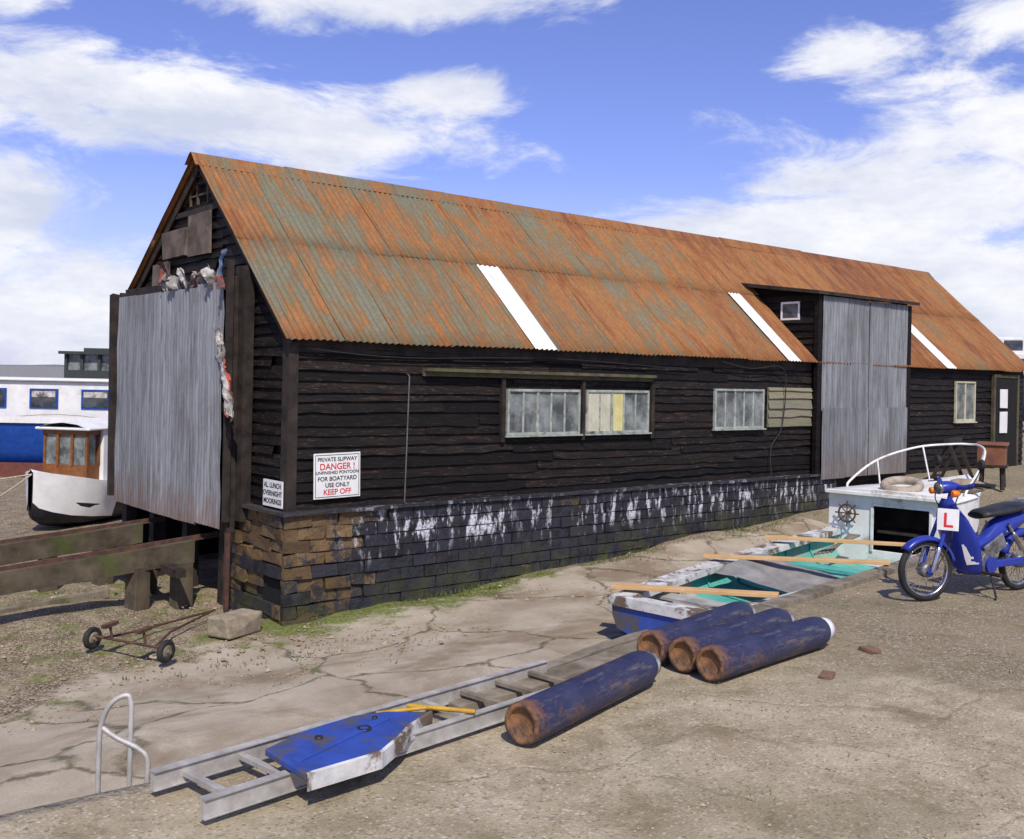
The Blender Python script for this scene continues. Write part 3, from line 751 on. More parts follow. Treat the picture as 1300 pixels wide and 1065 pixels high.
# handrail near quay edge
t=M()
t.tube(cr([(1.62,4.78,-.35),(1.62,4.78,.05),(1.625,4.77,.2),(1.66,4.74,.30),(1.72,4.71,.33),(1.735,4.70,.28)],8),.012,10)
t.tube([(1.735,4.70,.30),(1.73,4.70,-.35)],.012,10)
t.tube(cr([(1.625,4.775,.19),(1.68,4.73,.14),(1.76,4.67,.09),(1.79,4.64,.04),(1.79,4.64,-.1),(1.79,4.64,-.3)],8),.012,10)
solo_w('handrail','bent galvanised steel handrail at the slipway edge','handrail',t,m_alu,(1.7,4.7,-.45))
# quay edge timbers
def quay(xa,xb,w_,off,zt,lab,mi):
    t=M();n=int((xb-xa)/.25)+1;st=[]
    for i in range(n+1):
        x=xa+(xb-xa)*i/n;y=edge(x)+off;z=upper(x)+zt+ru(-.005,.005);a=.008
        st.append([(x,y-w_/2+ru(-a,a),z-.22),(x,y-w_/2+ru(-a,a),z),(x,y+w_/2+ru(-a,a),z),(x,y+w_/2+ru(-a,a),z-.22)])
    t.loft(st,0,False,closed=True,flip=True);t.poly(st[0][::-1]);t.poly(st[-1])
    solo_w('quay_timber',lab,'timber',t,mi,(xa,edge(xa)+off,-.2),group='timbers edging the quay')
quay(3.4,6.9,.16,.0,.04,'weathered grey timber edging the quay beside gas cylinders',m_oldwood)
quay(6.95,11.6,.16,.0,.04,'weathered grey timber edging the quay beside the open boat',m_oldwood)
quay(3.2,5.6,.10,.20,.02,'thin grey plank lying along the quay edge',m_oldwood)
# ladder
ld=thing('ladder','long aluminium ladder lying along the quay edge','ladder',(1.7,4.22,.07),math.atan2(.28,2.22))
for y in (0.10,-.30):
    t=M();t.box((0,y-.011,-.035),(2.55,y+.011,.035))
    t.box((0,y-.022,.036),(2.55,y+.022,.042));t.box((0,y-.022,-.042),(2.55,y+.022,-.036))
    part(ld,'rail',t,m_alu)
for i in range(9):
    t=M();x=.15+i*.28;t.beam((x,-.289,.0),(x,.089,.0),.032,.026);part(ld,'rung',t,m_alu if i<6 else m_oldwood,bevel=.003)
# worn blue dinghy fragment
bp=thing('broken_dinghy','worn blue dinghy deck fragment with flaking white edge on the ladder','dinghy',(2.60,4.08,.105),math.radians(10))
K=.64
pl=[(x*K,y*K) for x,y in [(-.80,-.30),(-.70,.26),(-.3,.36),(.18,.36),(.42,.26),(.66,.0),(.30,-.12),(.12,-.22),(-.2,-.36)]]
t=M();t.prism([(x,y,.02) for x,y in pl],(0,0,.03));part(bp,'deck',t,m_blue,bevel=.006)
t=M();t.beam((-.45,-.05,.052),(.2,.08,.052),.05,.012);part(bp,'deck_batten',t,m_blue,bevel=.003)
t=M()
q=[]
for a in (5,6,7,8,0):
    q.append([(pl[a][0],pl[a][1]-.014,-.020),(pl[a][0],pl[a][1]-.014,.052),(pl[a][0],pl[a][1]+.004,.055)])
t.loft(q,0,False)
part(bp,'edge_strip',t,m_flakewhite)
for (x,y,r_) in ((.02,.04,.035),(-.2,.1,.02),(.16,.12,.014)):
    t=M();t.lathe((x,y,.051),(0,0,1),[(0,r_),(.008,r_),(.008,r_*.6),(0,r_*.5),(0,.001)],20,close=False);part(bp,'fitting',t,m_blackgloss)
t=M();t.tube([(3.02,4.36,.13),(3.24,4.08,.13)],.012)
solo_w('yellow_pole','short yellow painted pole lying across the ladder','pole',t,m_yellow,(3.1,4.2,.1))
t=M();t.tube([(2.82,4.34,.135),(3.00,4.16,.175)],.010)
solo_w('yellow_pole','yellow pole leaning on the blue dinghy fragment','pole',t,m_yellow,(2.8,4.2,.1))
# ------------------------------------------------------------ gas cylinders
def gas(loc,ang,lab,roll=0):
    R=.106
    o=thing('gas_cylinder',lab,'gas cylinder',(loc[0],loc[1],loc[2]),ang,'gas cylinders lying on the quay')
    t=M();c=(0,0,R)
    t.lathe(c,(1,0,0),[(.0,R*.95),(.010,R),(.5,R),(1.1,R),(1.22,R),(1.27,R*.96),(1.32,R*.82),(1.35,R*.62),(1.365,R*.50)],36,close=False)
    part(o,'body',t,m_gas)
    t=M();t.lathe(c,(1,0,0),[(.001,R*.95),(-.003,R*.92),(-.003,R*.74),(.012,R*.70),(.020,R*.66),(.022,.001)],36,close=False)
    part(o,'base',t,m_gasrust)
    t=M();t.lathe(c,(1,0,0),[(1.35,R*.62),(1.352,R*.70),(1.385,R*.70),(1.385,R*.60),(1.36,R*.55)],24,close=False);part(o,'valve_guard',t,m_guard)
    t=M();t.cyl((1.34,0,R),(1.40,0,R),.018);t.cyl((1.385,-.03,R),(1.385,.03,R),.012);part(o,'valve',t,m_alu)
    return o
ga=gas((3.33,3.83,.010),math.radians(15.5),'rusty dark blue gas cylinder lying alone beside the ladder')
g1=copy_thing(ga,(4.95,3.98,.010),math.radians(4.5),'dark blue gas cylinder with white neck ring, outermost of three')
copy_thing(ga,(4.97,4.212,.010),math.radians(8.5),'dark blue gas cylinder in the middle of a row of three')
copy_thing(ga,(4.93,4.44,.012),math.radians(11.5),'dark blue gas cylinder lying against the quay timber')
for ch_ in g1.children:
    if ch_.name.startswith('valve_guard'):
        t=M();R=.106;t.lathe((0,0,R),(1,0,0),[(1.30,R*.90),(1.32,R*.84),(1.352,R*.76),(1.39,R*.74),(1.39,R*.62),(1.36,R*.55)],24,close=False)
        bpy.data.objects.remove(ch_);part(g1,'valve_guard',t,m_white);break
t=M();t.box((-.07,-.045,0),(.07,.045,.03),j=.014)
b0=solo('brick_piece','broken brick piece lying on the gravel','brick',t,simple('broken_brick',(.20,.11,.075),(.13,.085,.06),.95),(5.65,3.62,.0),.3,'loose brick pieces',bevel=.006)
for x,y,a in ((6.45,3.8,1.2),):
    c=b0.copy();COL.objects.link(c);c.location=(x,y,0);c.rotation_euler=(0,0,a)
# ------------------------------------------------------------ open boat
BA=math.radians(7);BO=Vector((6.62,5.92,-.45))
bt=thing('open_boat','old open wooden boat with teal inside and white cuddy','boat',BO,BA)
XS=4.82   # distance of the bulkhead from the transom
def hw(s): return lin(s,[(0,.46),(.7,.60),(1.6,.70),(3,.77),(4.2,.79),(4.9,.78),(5.7,.70),(6.5,.46),(7.1,.16),(7.35,.02)])
def gh(s): return lin(s,[(0,.36),(1,.37),(3,.43),(4.8,.50),(7.35,.62)])
def kz(s): return lin(s,[(0,.03),(4.5,.0),(6.4,.06),(7.1,.2),(7.35,.4)])
def sec(s,ins=0,top=None,dz=0):
    h=max(.005,hw(s)-ins);g=(top if top is not None else gh(s));k=kz(s)+dz
    return [(s,-h,g),(s,-h*.97,k+(g-k)*.55),(s,-h*.86,k+(g-k)*.22),(s,-h*.5,k+.03),(s,0,k),(s,h*.5,k+.03),(s,h*.86,k+(g-k)*.22),(s,h*.97,k+(g-k)*.55),(s,h,g)]
S=[i*.3 for i in range(25)]+[7.35]
def raised(s): return .97 if s<6 else .97+.05*(s-6)
t=M();st=[sec(s) for s in S];t.loft(st,0,True,flip=True);t.poly(sec(0))
for sg_ in (-1,1):
    ss=[XS]+[s for s in S if s>XS]
    q=[[(s,sg_*hw(s),gh(s)-.0),(s,sg_*hw(s)*.99,raised(s))] for s in ss];t.loft(q,1,True)
part(bt,'hull',t,[m_blue,m_boatwhite])
t=M();si=[s for s in S if s<4.75]+[XS-.01];si[0]=.04
sa=[s for s in si if s<=1.5];sb=[s for s in si if s>=1.5-1e-6]
t.loft([sec(s,.06,gh(s)-.01,.07) for s in sa],1,True);t.loft([sec(s,.06,gh(s)-.01,.07) for s in sb],0,True);t.poly(sec(.05,.06,gh(0)-.01,.07),1)
part(bt,'interior',t,[m_teal,m_greyint])
for s in (.6,1.2,1.8,2.4,3.0,3.6,4.2):
    t=M();q=[Vector(p)+Vector((0,0,.012)) for p in sec(s,.07,gh(s)-.02,.07)];t.tube(q,.012,6);part(bt,'rib',t,m_greyint if s<1.5 else m_teal)
for sg_ in (-1,1):
    t=M();iw=.18 if sg_>0 else .08
    q=[[(s,sg_*(hw(s)+.02),gh(s)-.05),(s,sg_*(hw(s)+.02),gh(s)+.015),(s,sg_*(hw(s)-iw),gh(s)+.012),(s,sg_*(hw(s)-iw),gh(s)-.05)] for s in si]
    q[0]=[(0,)+p[1:] for p in q[0]]
    t.loft(q,0,False,flip=sg_>0);part(bt,'gunwale',t,m_flakewhite)
t=M();t.box((-.03,-.48,.30),(.12,.48,.385),0,j=.004);part(bt,'transom_cap',t,m_flakewhite)
for s,wd_,mt_ in ((.75,.22,m_greyint),(3.35,.22,m_teal)):
    t=M();t.box((s,-hw(s)+.1,.24),(s+wd_,hw(s)-.1,.265));part(bt,'thwart',t,mt_)
t=M()
def cvs(u,v):
    q=Vector((1.9+1.0*u-.3*v,-.60+1.0*v,.20+.22*v**2+.06*u+.03*math.sin(math.pi*v)));return q+nv3(q,3,.07)
rag(cvs,16,12,t,.0)
part(bt,'canvas',t,m_canvas,label='grey canvas sheet draped inside')
t=M();x=XS;H=hw(x)
t.box((x,.22,.1),(x+.03,H-.005,.97));t.box((x,-H+.005,.1),(x+.03,-.48,.97));t.box((x,-.48,.84),(x+.03,.22,.97));t.box((x,-.48,.1),(x+.03,.22,.30))
t.box((x-.02,.20,.28),(x,.235,.86));t.box((x-.02,-.5,.28),(x,-.465,.86));t.box((x-.02,-.465,.83),(x,.2,.86))
t.box((x-.10,-H,.95),(x-.001,H,.99))
part(bt,'bulkhead',t,m_boatwhite,bevel=.004)
t=M();t.box((x+.5,-.6,.1),(x+.52,.6,.92));t.box((x+.1,-.45,.5),(x+.5,.2,.53));part(bt,'cuddy_interior',t,m_darkwood)
t=M();ss=[XS-.08]+[s for s in S if s>XS]
q=[]
for s in ss:
    h=hw(s)*.995+.02;r_=raised(s)
    q.append([(s,-h,r_-.01),(s,-h*.96,r_+.025),(s,-h*.5,r_+.05),(s,0,r_+.06),(s,h*.5,r_+.05),(s,h*.96,r_+.025),(s,h,r_-.01)])
t.loft(q,0,True);t.poly(q[0][::-1])
t.box((5.5,-.22,1.01),(5.95,.22,1.06));
part(bt,'foredeck',t,m_boatwhite)
t=M();wc=Vector((XS-.09,.50,.72));t.torus(wc,(1,0,0),.105,.012,28,6);t.cyl(wc,wc+Vector((.09,0,0)),.022)
for k in range(8):
    a=k*math.pi/4;dv=Vector((0,math.cos(a),math.sin(a)));t.cyl(wc,wc+dv*.15,.007,.009,8)
part(bt,'steering_wheel',t,simple('worn_brown_wheel',(.10,.06,.04),(.05,.035,.03),.6))
t=M()
rail=cr([(5.2,.72,.97),(5.28,.72,1.07),(5.9,.64,1.31),(6.7,.44,1.46),(7.3,.16,1.50),(7.42,0,1.50),(7.3,-.16,1.50),(6.7,-.44,1.46),(5.9,-.66,1.31),(5.28,-.72,1.07),(5.2,-.72,.97)],6)
t.tube(rail,.015,8)
for s,yy,zz in ((5.9,.64,1.31),(6.8,.40,1.47),(6.8,-.40,1.47),(5.9,-.65,1.31)):
    t.tube([(s,yy,zz),(s,hw(s)*.93*(1 if yy>0 else -1),.97)],.012,8)
part(bt,'pulpit_rail',t,m_boatwhite)
for k in range(5):
    t=M();t.tube([(3.6+.02*k,.35-.04*k,.36+.01*k),(4.65,.30+.03*k,.48)],.014,6);part(bt,'stick',t,m_oldwood)
RB=Matrix.Rotation(BA,3,'Z')
t=M();t.torus((0,0,.05),(0,0,1),.20,.052,36,12)
ty=solo('tyre','faded beige tyre lying on the cuddy top','tyre',t,m_tyre,BO+RB@Vector((5.10,-.02,1.03)))
ty.rotation_euler=(math.radians(5),math.radians(-13),0)
t=M();t.lathe((0,0,.08),(1,0,0),[(0,.01),(.03,.065),(.12,.09),(.30,.085),(.40,.05),(.42,.01)],14)
solo('boat_fender','brown fender resting on the cuddy top','fender',t,m_buff,BO+RB@Vector((5.55,-.40,1.01)),-1.2)
def plank(a,b,za,zb,w_,lab):
    t=M();t.beam((0,0,0),(Vector((b[0]-a[0],b[1]-a[1],zb-za))),w_,.032)
    solo('plank',lab,'plank',t,m_newwood,(a[0],a[1],za),group='new softwood planks laid across the boat',bevel=.003)
plank((6.74,6.54),(7.5,5.3),-.035,.005,.13,'new softwood plank across the boat near its stern')
plank((8.5,6.94),(9.5,5.42),.015,.07,.10,'new softwood plank across the middle of the boat')
plank((9.85,7.15),(10.95,5.5),.075,.085,.10,'new softwood plank across the boat near its cuddy')
# ------------------------------------------------------------ moped
fr=Vector((8.33,4.40,0));re=Vector((9.54,4.19,0));dd=fr-re
mp=thing('moped','blue step-through moped parked on its stand on gravel','moped',((fr+re)/2+Vector((0,0,.006))),math.atan2(dd.y,dd.x))
WB=.61;RW=.262
ST=Matrix.Translation((.47,0,0))@Matrix.Rotation(math.radians(-14),4,'Z')@Matrix.Translation((-.47,0,0))
def steer(m): m.v=[tuple(ST@Vector(v)) for v in m.v];return m
def wheel(cx,front):
    c=Vector((cx,0,RW));f_=steer if front else (lambda q:q)
    t=M();t.torus(c,(0,1,0),RW-.028,.029,48,10);w_=part(mp,'front_wheel' if front else 'rear_wheel',f_(t),m_black)
    t=M();t.lathe(c-Vector((0,.02,0)),(0,1,0),[(0,.205),(0,.222),(.01,.212),(.03,.212),(.04,.222),(.04,.205),(0,.205)],40,close=False);part(w_,'rim',f_(t),m_chrome)
    t=M()
    for k in range(32):
        a=k*2*math.pi/32;b=a+(.35 if k%2 else -.35);s_=.02 if k%4<2 else -.02
        t.cyl(c+Vector((math.cos(b)*.04,s_,math.sin(b)*.04)),c+Vector((math.cos(a)*.207,0,math.sin(a)*.207)),.0018,n=5)
    t.lathe(c-Vector((0,.045,0)),(0,1,0),[(0,.02),(0,.055),(.03,.06),(.06,.06),(.09,.055),(.09,.02)],24);t.cyl(c-Vector((0,.08,0)),c+Vector((0,.08,0)),.01)
    part(w_,'hub',f_(t),m_engine)
wheel(WB,True);wheel(-WB,False)
t=M()
for y in (-.07,.07):
    t.tube([(WB-.02,y,RW+.02),(WB-.10,y,.50),(WB-.2,y*.7,.78)],.018,10);t.beam((WB-.06,y,RW+.05),(WB+.02,y,RW-.02),.02,.05)
t.tube([(WB-.2,0,.75),(WB-.25,0,.93)],.022)
part(mp,'front_fork',steer(t),m_bikeblue)
for y in (-.085,.085):
    t=M();t.lathe((WB-.005,y,RW-.01),(-.28,0,.96),[(0,.016),(.02,.022),(.20,.022),(.22,.014)],12);part(mp,'fork_spring',steer(t),m_chrome)
def fender(cx,a0,a1,R,w_,dep):
    st=[]
    for i in range(19):
        a=math.radians(a0+(a1-a0)*i/18);ca,sa=math.cos(a),math.sin(a)
        st.append([(cx+ca*(R-dep),-w_,RW+sa*(R-dep)),(cx+ca*(R-.01),-w_*.9,RW+sa*(R-.01)),(cx+ca*R,-w_*.4,RW+sa*R),(cx+ca*R,w_*.4,RW+sa*R),(cx+ca*(R-.01),w_*.9,RW+sa*(R-.01)),(cx+ca*(R-dep),w_,RW+sa*(R-dep))])
    m=M();m.loft(st,0,True);return m
o=part(mp,'front_mudguard',steer(fender(WB,40,165,.290,.048,.035)),m_bikeblue);o.modifiers.new('s','SOLIDIFY').thickness=.003
o=part(mp,'rear_mudguard',fender(-WB,20,160,.30,.06,.06),m_bikeblue);o.modifiers.new('s','SOLIDIFY').thickness=.003
# leg shield
def shx(z): return lin(z,[(.21,.17),(.34,.245),(.46,.29),(.58,.34),(.70,.375),(.80,.40),(.86,.40)])
st=[]
for (z,w_,b) in ((.86,.05,.02),(.80,.09,.03),(.70,.15,.06),(.58,.185,.09),(.46,.19,.10),(.34,.175,.10),(.25,.15,.09),(.21,.12,.07)):
    x=shx(z);st.append([(x-b*abs(u)**2.2,w_*u,z) for u in [i/6-1 for i in range(13)]])
t=M();t.loft(st,0,True);o=part(mp,'leg_shield',t,m_bikeblue);o.modifiers.new('s','SOLIDIFY').thickness=.008
t=M()
st=[]
for z in (.30,.36,.42,.48):
    x=shx(z);st.append([(x+.012-.1*abs(u)**2.2,.18*u,z+.04*(u-.6)) for u in (.45,.6,.75,.88)])
t.loft(st,0,True);part(mp,'shield_stripe',t,m_white)
def ring(x,z,w_,h): return [(x+.0,w_*math.cos(a),z+h*math.sin(a)) for a in [i*math.pi/8 for i in range(16)]]
t=M();st=[ring(.40,.76,.03,.045),ring(.30,.60,.035,.05),ring(.16,.47,.04,.05),(ring(.0,.43,.045,.05)),ring(-.12,.47,.06,.07),ring(-.22,.54,.085,.10),ring(-.38,.60,.10,.10),ring(-.58,.65,.085,.07),ring(-.74,.67,.045,.04)]
t.loft(st,0,True,closed=True,flip=True);t.poly(st[0][::-1]);t.poly(st[-1]);part(mp,'body',t,m_bikeblue)
for y in (-.075,.075):
    t=M();t.beam((-.04,y,.37),(-.28,y*1.2,.49),.02,.13);part(mp,'side_cover',t,m_engine if y>0 else m_bikeblue,bevel=.012)
t=M();st=[]
for x,z,w_,h in ((-.02,.695,.05,.015),(.0,.70,.08,.03),(-.08,.715,.11,.04),(-.22,.725,.125,.042),(-.36,.74,.135,.045),(-.50,.755,.13,.045),(-.62,.76,.11,.04),(-.66,.755,.07,.02)):
    st.append(ring(x,z,w_,h))
t.loft(st,0,True,closed=True,flip=True);t.poly(st[0][::-1]);t.poly(st[-1]);part(mp,'seat',t,m_seat)
t=M();st=[ring(.48,.955,.045,.045),ring(.44,.96,.06,.055),ring(.38,.965,.075,.05),ring(.32,.965,.06,.035),ring(.28,.955,.03,.02)]
t.loft(st,0,True,closed=True,flip=True);t.poly(st[0]);t.poly(st[-1][::-1])
t.tube(cr([(.35,-.06,.965),(.34,-.16,.975),(.31,-.22,1.0)]),.022,10);t.tube(cr([(.35,.06,.965),(.34,.16,.975),(.31,.22,1.0)]),.022,10)
hb=part(mp,'handlebar',steer(t),m_bikeblue)
for s_ in (-1,1):
    t=M();t.cyl((.31,.22*s_,1.0),(.25,.35*s_,1.0),.017);t.tube(cr([(.35,.20*s_,1.0),(.38,.25*s_,.99),(.33,.34*s_,.98)]),.005,6)
    part(hb,'grip',steer(t),m_black)
t=M();t.tube(cr([(.36,.16,.97),(.42,.14,.88),(.40,.08,.72),(.42,.07,.5),(.58,.09,.28)]),.005,6);t.tube(cr([(.36,-.16,.97),(.43,-.12,.86),(.40,-.06,.74)]),.005,6)
part(hb,'cable',steer(t),m_black)
t=M();t.lathe((.475,0,.955),(1,0,0),[(0,.048),(.02,.054),(.03,.050)],24);hl=part(mp,'headlight',steer(t),m_chrome)
t=M();t.lathe((.503,0,.955),(1,0,0),[(0,.046),(.008,.035),(.012,.001)],24,close=False);part(hl,'lens',steer(t),m_glass)
for s_ in (-1,1):
    t=M();t.lathe((.44,.14*s_,.92),(1,0,0),[(-.05,.010),(-.02,.028),(.02,.030),(.03,.018)],16);part(mp,'indicator',steer(t),m_orange)
    t=M();t.tube(cr([(.32,.2*s_,1.0),(.30,.24*s_,1.08),(.30,.27*s_,1.15)]),.005,6);t.lathe((.295,.27*s_,1.17),(1,0,.1),[(-.008,.03),(0,.05),(.018,.035)],20)
    part(mp,'mirror',steer(t),m_black)
    t=M();t.lathe((-.70,.12*s_,.62),(-1,0,0),[(-.03,.012),(0,.028),(.03,.026)],14);part(mp,'indicator',t,m_orange)
t=M();t.box((-.80,-.04,.58),(-.75,.04,.66));part(mp,'tail_light',t,m_redlens,bevel=.008)
t=M();t.cyl((.02,0,.30),(.20,0,.31),.06,.058,16)
for k in range(7): t.cyl((.06+k*.018,0,.302),(.066+k*.018,0,.302),.078,n=18)
t.lathe((-.06,-.11,.29),(0,1,0),[(0,.05),(.01,.10),(.05,.115),(.17,.115),(.21,.10),(.22,.05)],24);t.box((-.16,-.08,.24),(.02,.08,.38));part(mp,'engine',t,m_engine,bevel=.005)
t=M();t.tube(cr([(.18,-.02,.27),(.16,-.1,.20),(.0,-.13,.17),(-.3,-.14,.22)]),.016,10);t.lathe((-.3,-.14,.22),(-1,0,.12),[(-.04,.018),(.02,.035),(.42,.042),(.46,.02)],16);part(mp,'exhaust',t,m_chrome)
t=M();t.lathe((-.06,.10,.28),(0,1,0),[(0,.07),(.03,.07)],20);t.box((-.62,.075,.245),(-.06,.10,.315));part(mp,'chain_case',t,m_bikeblue,bevel=.012)
for s_ in (-1,1):
    t=M();t.tube([(-.30,.11*s_,.62),(-WB,.11*s_,RW+.02)],.012)
    t.lathe((-.37,.11*s_,.54),Vector((-.27,0,-.30)),[(0,.022),(.20,.022)],12)
    part(mp,'shock_absorber',t,m_chrome)
t=M();t.cyl((.02,-.24,.22),(.02,.24,.22),.010)
for s_ in (-1,1): t.cyl((.02,.18*s_,.22),(.02,.27*s_,.22),.018)
part(mp,'foot_peg',t,m_black)
t=M();t.tube([(-.1,.08,.22),(-.02,.20,.02),(.02,.22,.008)],.010);part(mp,'stand',t,m_black)
t=M()
for y in (-.10,.10): t.tube(cr([(-.60,y,.72),(-.68,y,.80),(-.92,y,.80)]),.008,6)
for x in (-.70,-.78,-.86,-.92): t.tube([(x,-.10,.80),(x,.10,.80)],.007,6)
part(mp,'rack',t,m_chrome)
t=M();t.box((0,-.085,-.09),(.005,.085,.09),0);lp=part(mp,'learner_plate',t,m_white)
lp.location=(.50,.10,.70);lp.rotation_euler=(0,math.radians(-8),math.radians(28))
text_part(lp,'lettering','L',.17,(.0065,0,-.062),(math.pi/2,0,math.pi/2),m_red)
# ------------------------------------------------------------ background boats
F=Vector((.644,.765,0));R_=Vector((.765,-.644,0))
hbt=thing('houseboat','long blue and white houseboat moored on the mud','boat',(9.6,28.4,-.95),math.atan2(R_.y,R_.x)+.03)
def hs(x,b): return [(x,-b,2.55-1.0),(x,-b*.98,.7),(x,-b*.8,.15),(x,0,0),(x,b*.8,.15),(x,b*.98,.7),(x,b,1.55)]
t=M();st=[hs(x,lin(x,[(-9,.1),(-8,1.2),(-6.5,1.8),(7,1.8),(8.5,1.3),(9.3,.2)])) for x in (-9,-8.5,-8,-7,-6,-4,-2,0,2,4,6,7,8,8.8,9.3)]
t.loft(st,0,True,flip=True);t.add([(-8,-1.15,1.5),(8.5,-1.2,1.5),(8.5,1.2,1.5),(-8,1.15,1.5)],[(0,1,2,3)],0)
part(hbt,'hull',t,m_blueboat)
t=M();t.box((-8,-1.86,1.42),(8,-1.80,1.56));part(hbt,'rubbing_strake',t,m_white)
t=M();t.box((-8,-1.84,0),(8,-1.795,.42));part(hbt,'boot_topping',t,simple('red_antifouling',(.17,.05,.035),(.10,.04,.03),.8))
t=M();t.box((-6.8,-1.5,1.5),(6.8,1.5,2.45));t.box((-7,-1.6,2.45),(7,1.6,2.52));sp=part(hbt,'superstructure',t,m_white,bevel=.03)
for i in range(10):
    x=-6.2+i*1.3
    t=M();t.box((x-.36,-1.53,1.76),(x+.36,-1.501,2.26));wn=part(hbt,'window',t,m_blueboat)
    t=M();t.box((x-.31,-1.54,1.80),(x+.31,-1.531,2.22));part(wn,'glass',t,m_glass2)
    t=M();t.box((x-.29,-1.545,2.05),(x+.29,-1.541,2.20),j=.01);part(wn,'curtain',t,m_cloth)
t=M();t.tube(cr([(-7,-1.7,1.55),(-3,-1.75,1.45),(0,-1.7,1.6),(4,-1.86,.9),(6,-2.2,.4)]),.012,5);part(hbt,'mooring_line',t,m_rope)
# small cabin boat
HD=math.radians(217)
cb=thing('cabin_boat','small white cabin boat with varnished wheelhouse on the mud','boat',(6.35,19.2,-.90),HD)
def hs2(x,b,g,k): return [(x,-b,g),(x,-b*.95,k+(g-k)*.5),(x,-b*.7,k+.1),(x,0,k),(x,b*.7,k+.1),(x,b*.95,k+(g-k)*.5),(x,b,g)]
t=M();xs2=[-2.2,-1.8,-1,0,.8,1.2,1.5,1.68,1.75];bb=[.55,.60,.65,.65,.58,.45,.28,.12,.03];gg=[.76,.74,.72,.72,.82,.90,.96,1.0,1.02];kk=[.1,.05,0,0,0,.05,.12,.22,.35]
st=[hs2(*q) for q in zip(xs2,bb,gg,kk)];t.loft(st,0,True,flip=True);t.poly(st[0])
part(cb,'hull',t,m_blackgloss)
t=M()
for s_ in (-1,1):
    q=[]
    for x,b,g,k,dr_ in zip([-2.2,-1.8,-1,0,.20,.28,.8,1.2,1.5,1.68,1.75],[.55,.60,.65,.65,.64,.635,.58,.45,.28,.12,.03],[.76,.74,.72,.72,.74,.75,.82,.90,.96,1.0,1.02],[.1,.05,0,0,0,0,0,.05,.12,.22,.35],[.14]*5+[.60,.62,.64,.62,.58,.5]):
        q.append([(x,s_*(b*.80+.02),g-dr_),(x,s_*(b*.93+.02),g-dr_*.6),(x,s_*(b+.02),g+.02)])
    t.loft(q,0,True)
q=[[(x,-b,g),(x,0,g+.05),(x,b,g)] for x,b,g in zip(xs2,bb,gg)];t.loft(q,0,True)
part(cb,'bulwark',t,m_white)
t=M();t.box((-1.6,-.50,.74),(.52,.50,1.72));t.loft([[(-1.7,-.56,1.72),(-1.7,-.3,1.80),(-1.7,0,1.83),(-1.7,.3,1.80),(-1.7,.56,1.72)],[(.98,-.50,1.70),(.98,-.3,1.78),(.98,0,1.81),(.98,.3,1.78),(.98,.50,1.70)]],0,True);t.box((-1.7,-.54,1.68),(.98,.54,1.725))
part(cb,'cabin',t,m_white,bevel=.02)
t=M()
t.box((.52,-.43,.80),(.88,.43,1.08));
for x,y in ((.54,-.42),(.86,-.41),(.88,-.14),(.88,.14),(.86,.41),(.54,.42)): t.box((x-.022,y-.022,1.06),(x+.022,y+.022,1.68))
t.box((.52,-.44,1.60),(.90,.44,1.68))
wh=part(cb,'wheelhouse',t,m_varn)
t=M();t.box((.53,-.40,1.06),(.86,.40,1.62));part(wh,'glass',t,m_glass)
def rope(a,b,sag):
    a=Vector(a);b=Vector(b);return [a.lerp(b,i/12)+Vector((0,0,-sag*4*(i/12)*(1-i/12))) for i in range(13)]
bw=Vector((6.35,19.2,0))+Vector((math.cos(HD),math.sin(HD),0))*1.72
t=M();t.tube(rope((bw.x,bw.y,.08),(-1.5,17.0,.75),.35),.013,6);solo_w('mooring_rope','white mooring rope slung high from the cabin boat','rope',t,m_rope,(bw.x,bw.y,-.8))
t=M();t.tube(rope((bw.x,bw.y,.08),(1.8,14.6,-.8),.1),.013,6);solo_w('mooring_rope','white mooring rope running down to the mud','rope',t,m_rope,(1.8,14.6,-.8))
# dark wheelhouse boat behind
db=thing('moored_boat','dark boat with glazed wheelhouse beyond the houseboat','boat',(12.4,37.35,-.85),math.atan2(R_.y,R_.x))
t=M();st=[hs2(x,b,g,k) for x,b,g,k in zip([-3,-2.6,-2,1,3,4.5,5],[1.2,1.4,1.5,1.5,1.2,.5,.05],[1.7,1.6,1.6,1.7,1.9,2.2,2.3],[.2,0,0,0,0,.3,.8])];t.loft(st,0,True,flip=True);t.poly(st[0])
t.add([(-3,-1.2,1.65),(4.5,-.5,1.8),(4.5,.5,1.8),(-3,1.2,1.65)],[(0,1,2,3)]);part(db,'hull',t,m_blackgloss)
t=M();t.box((-.9,-.8,1.6),(.9,.8,2.65));t.box((-1.05,-.95,3.2),(1.05,.95,3.3));t.box((.95,-.6,1.6),(2.6,.6,2.95))
for x in (-.85,-.3,.3,.85):
    for y in (-.75,.75): t.box((x-.05,y-.05,2.65),(x+.05,y+.05,3.2))
t.box((-.4,-.4,3.3),(.5,.4,3.43));wh=part(db,'wheelhouse',t,simple('dark_green_paint',(.03,.045,.04),(.05,.05,.05),.6))
t=M();t.box((-.8,-.7,2.65),(.8,.7,3.2));part(wh,'glass',t,m_glass)
t=M();t.prism([(-40,0,0),(40,0,0),(40,0,2.3),(38,0,3.1),(-38,0,3.1),(-40,0,2.3)],(0,10,0))
solo('warehouse','long low grey warehouse on the far bank','building',t,m_grey,(20,118,-1.0),math.atan2(R_.y,R_.x)+.0)
t=M();st=[]
for i in range(161):
    a=math.radians(-50+200*i/160);D=620;h=4.2+2.5*noise.noise(Vector((i*.07,1,0)))+1.2*noise.noise(Vector((i*.6,4,0)))
    ca,sa=math.cos(a),math.sin(a)
    st.append([(ca*(D-40),sa*(D-40),-2),(ca*D,sa*D,h*.5),(ca*(D+40),sa*(D+40),h),(ca*(D+150),sa*(D+150),-2)])
t.loft(st,0,True)
o=to_obj('hills',t,simple('distant_green_bank',(.13,.16,.16),(.16,.19,.18),1,sc=.02,bump=0));o['kind']='structure'
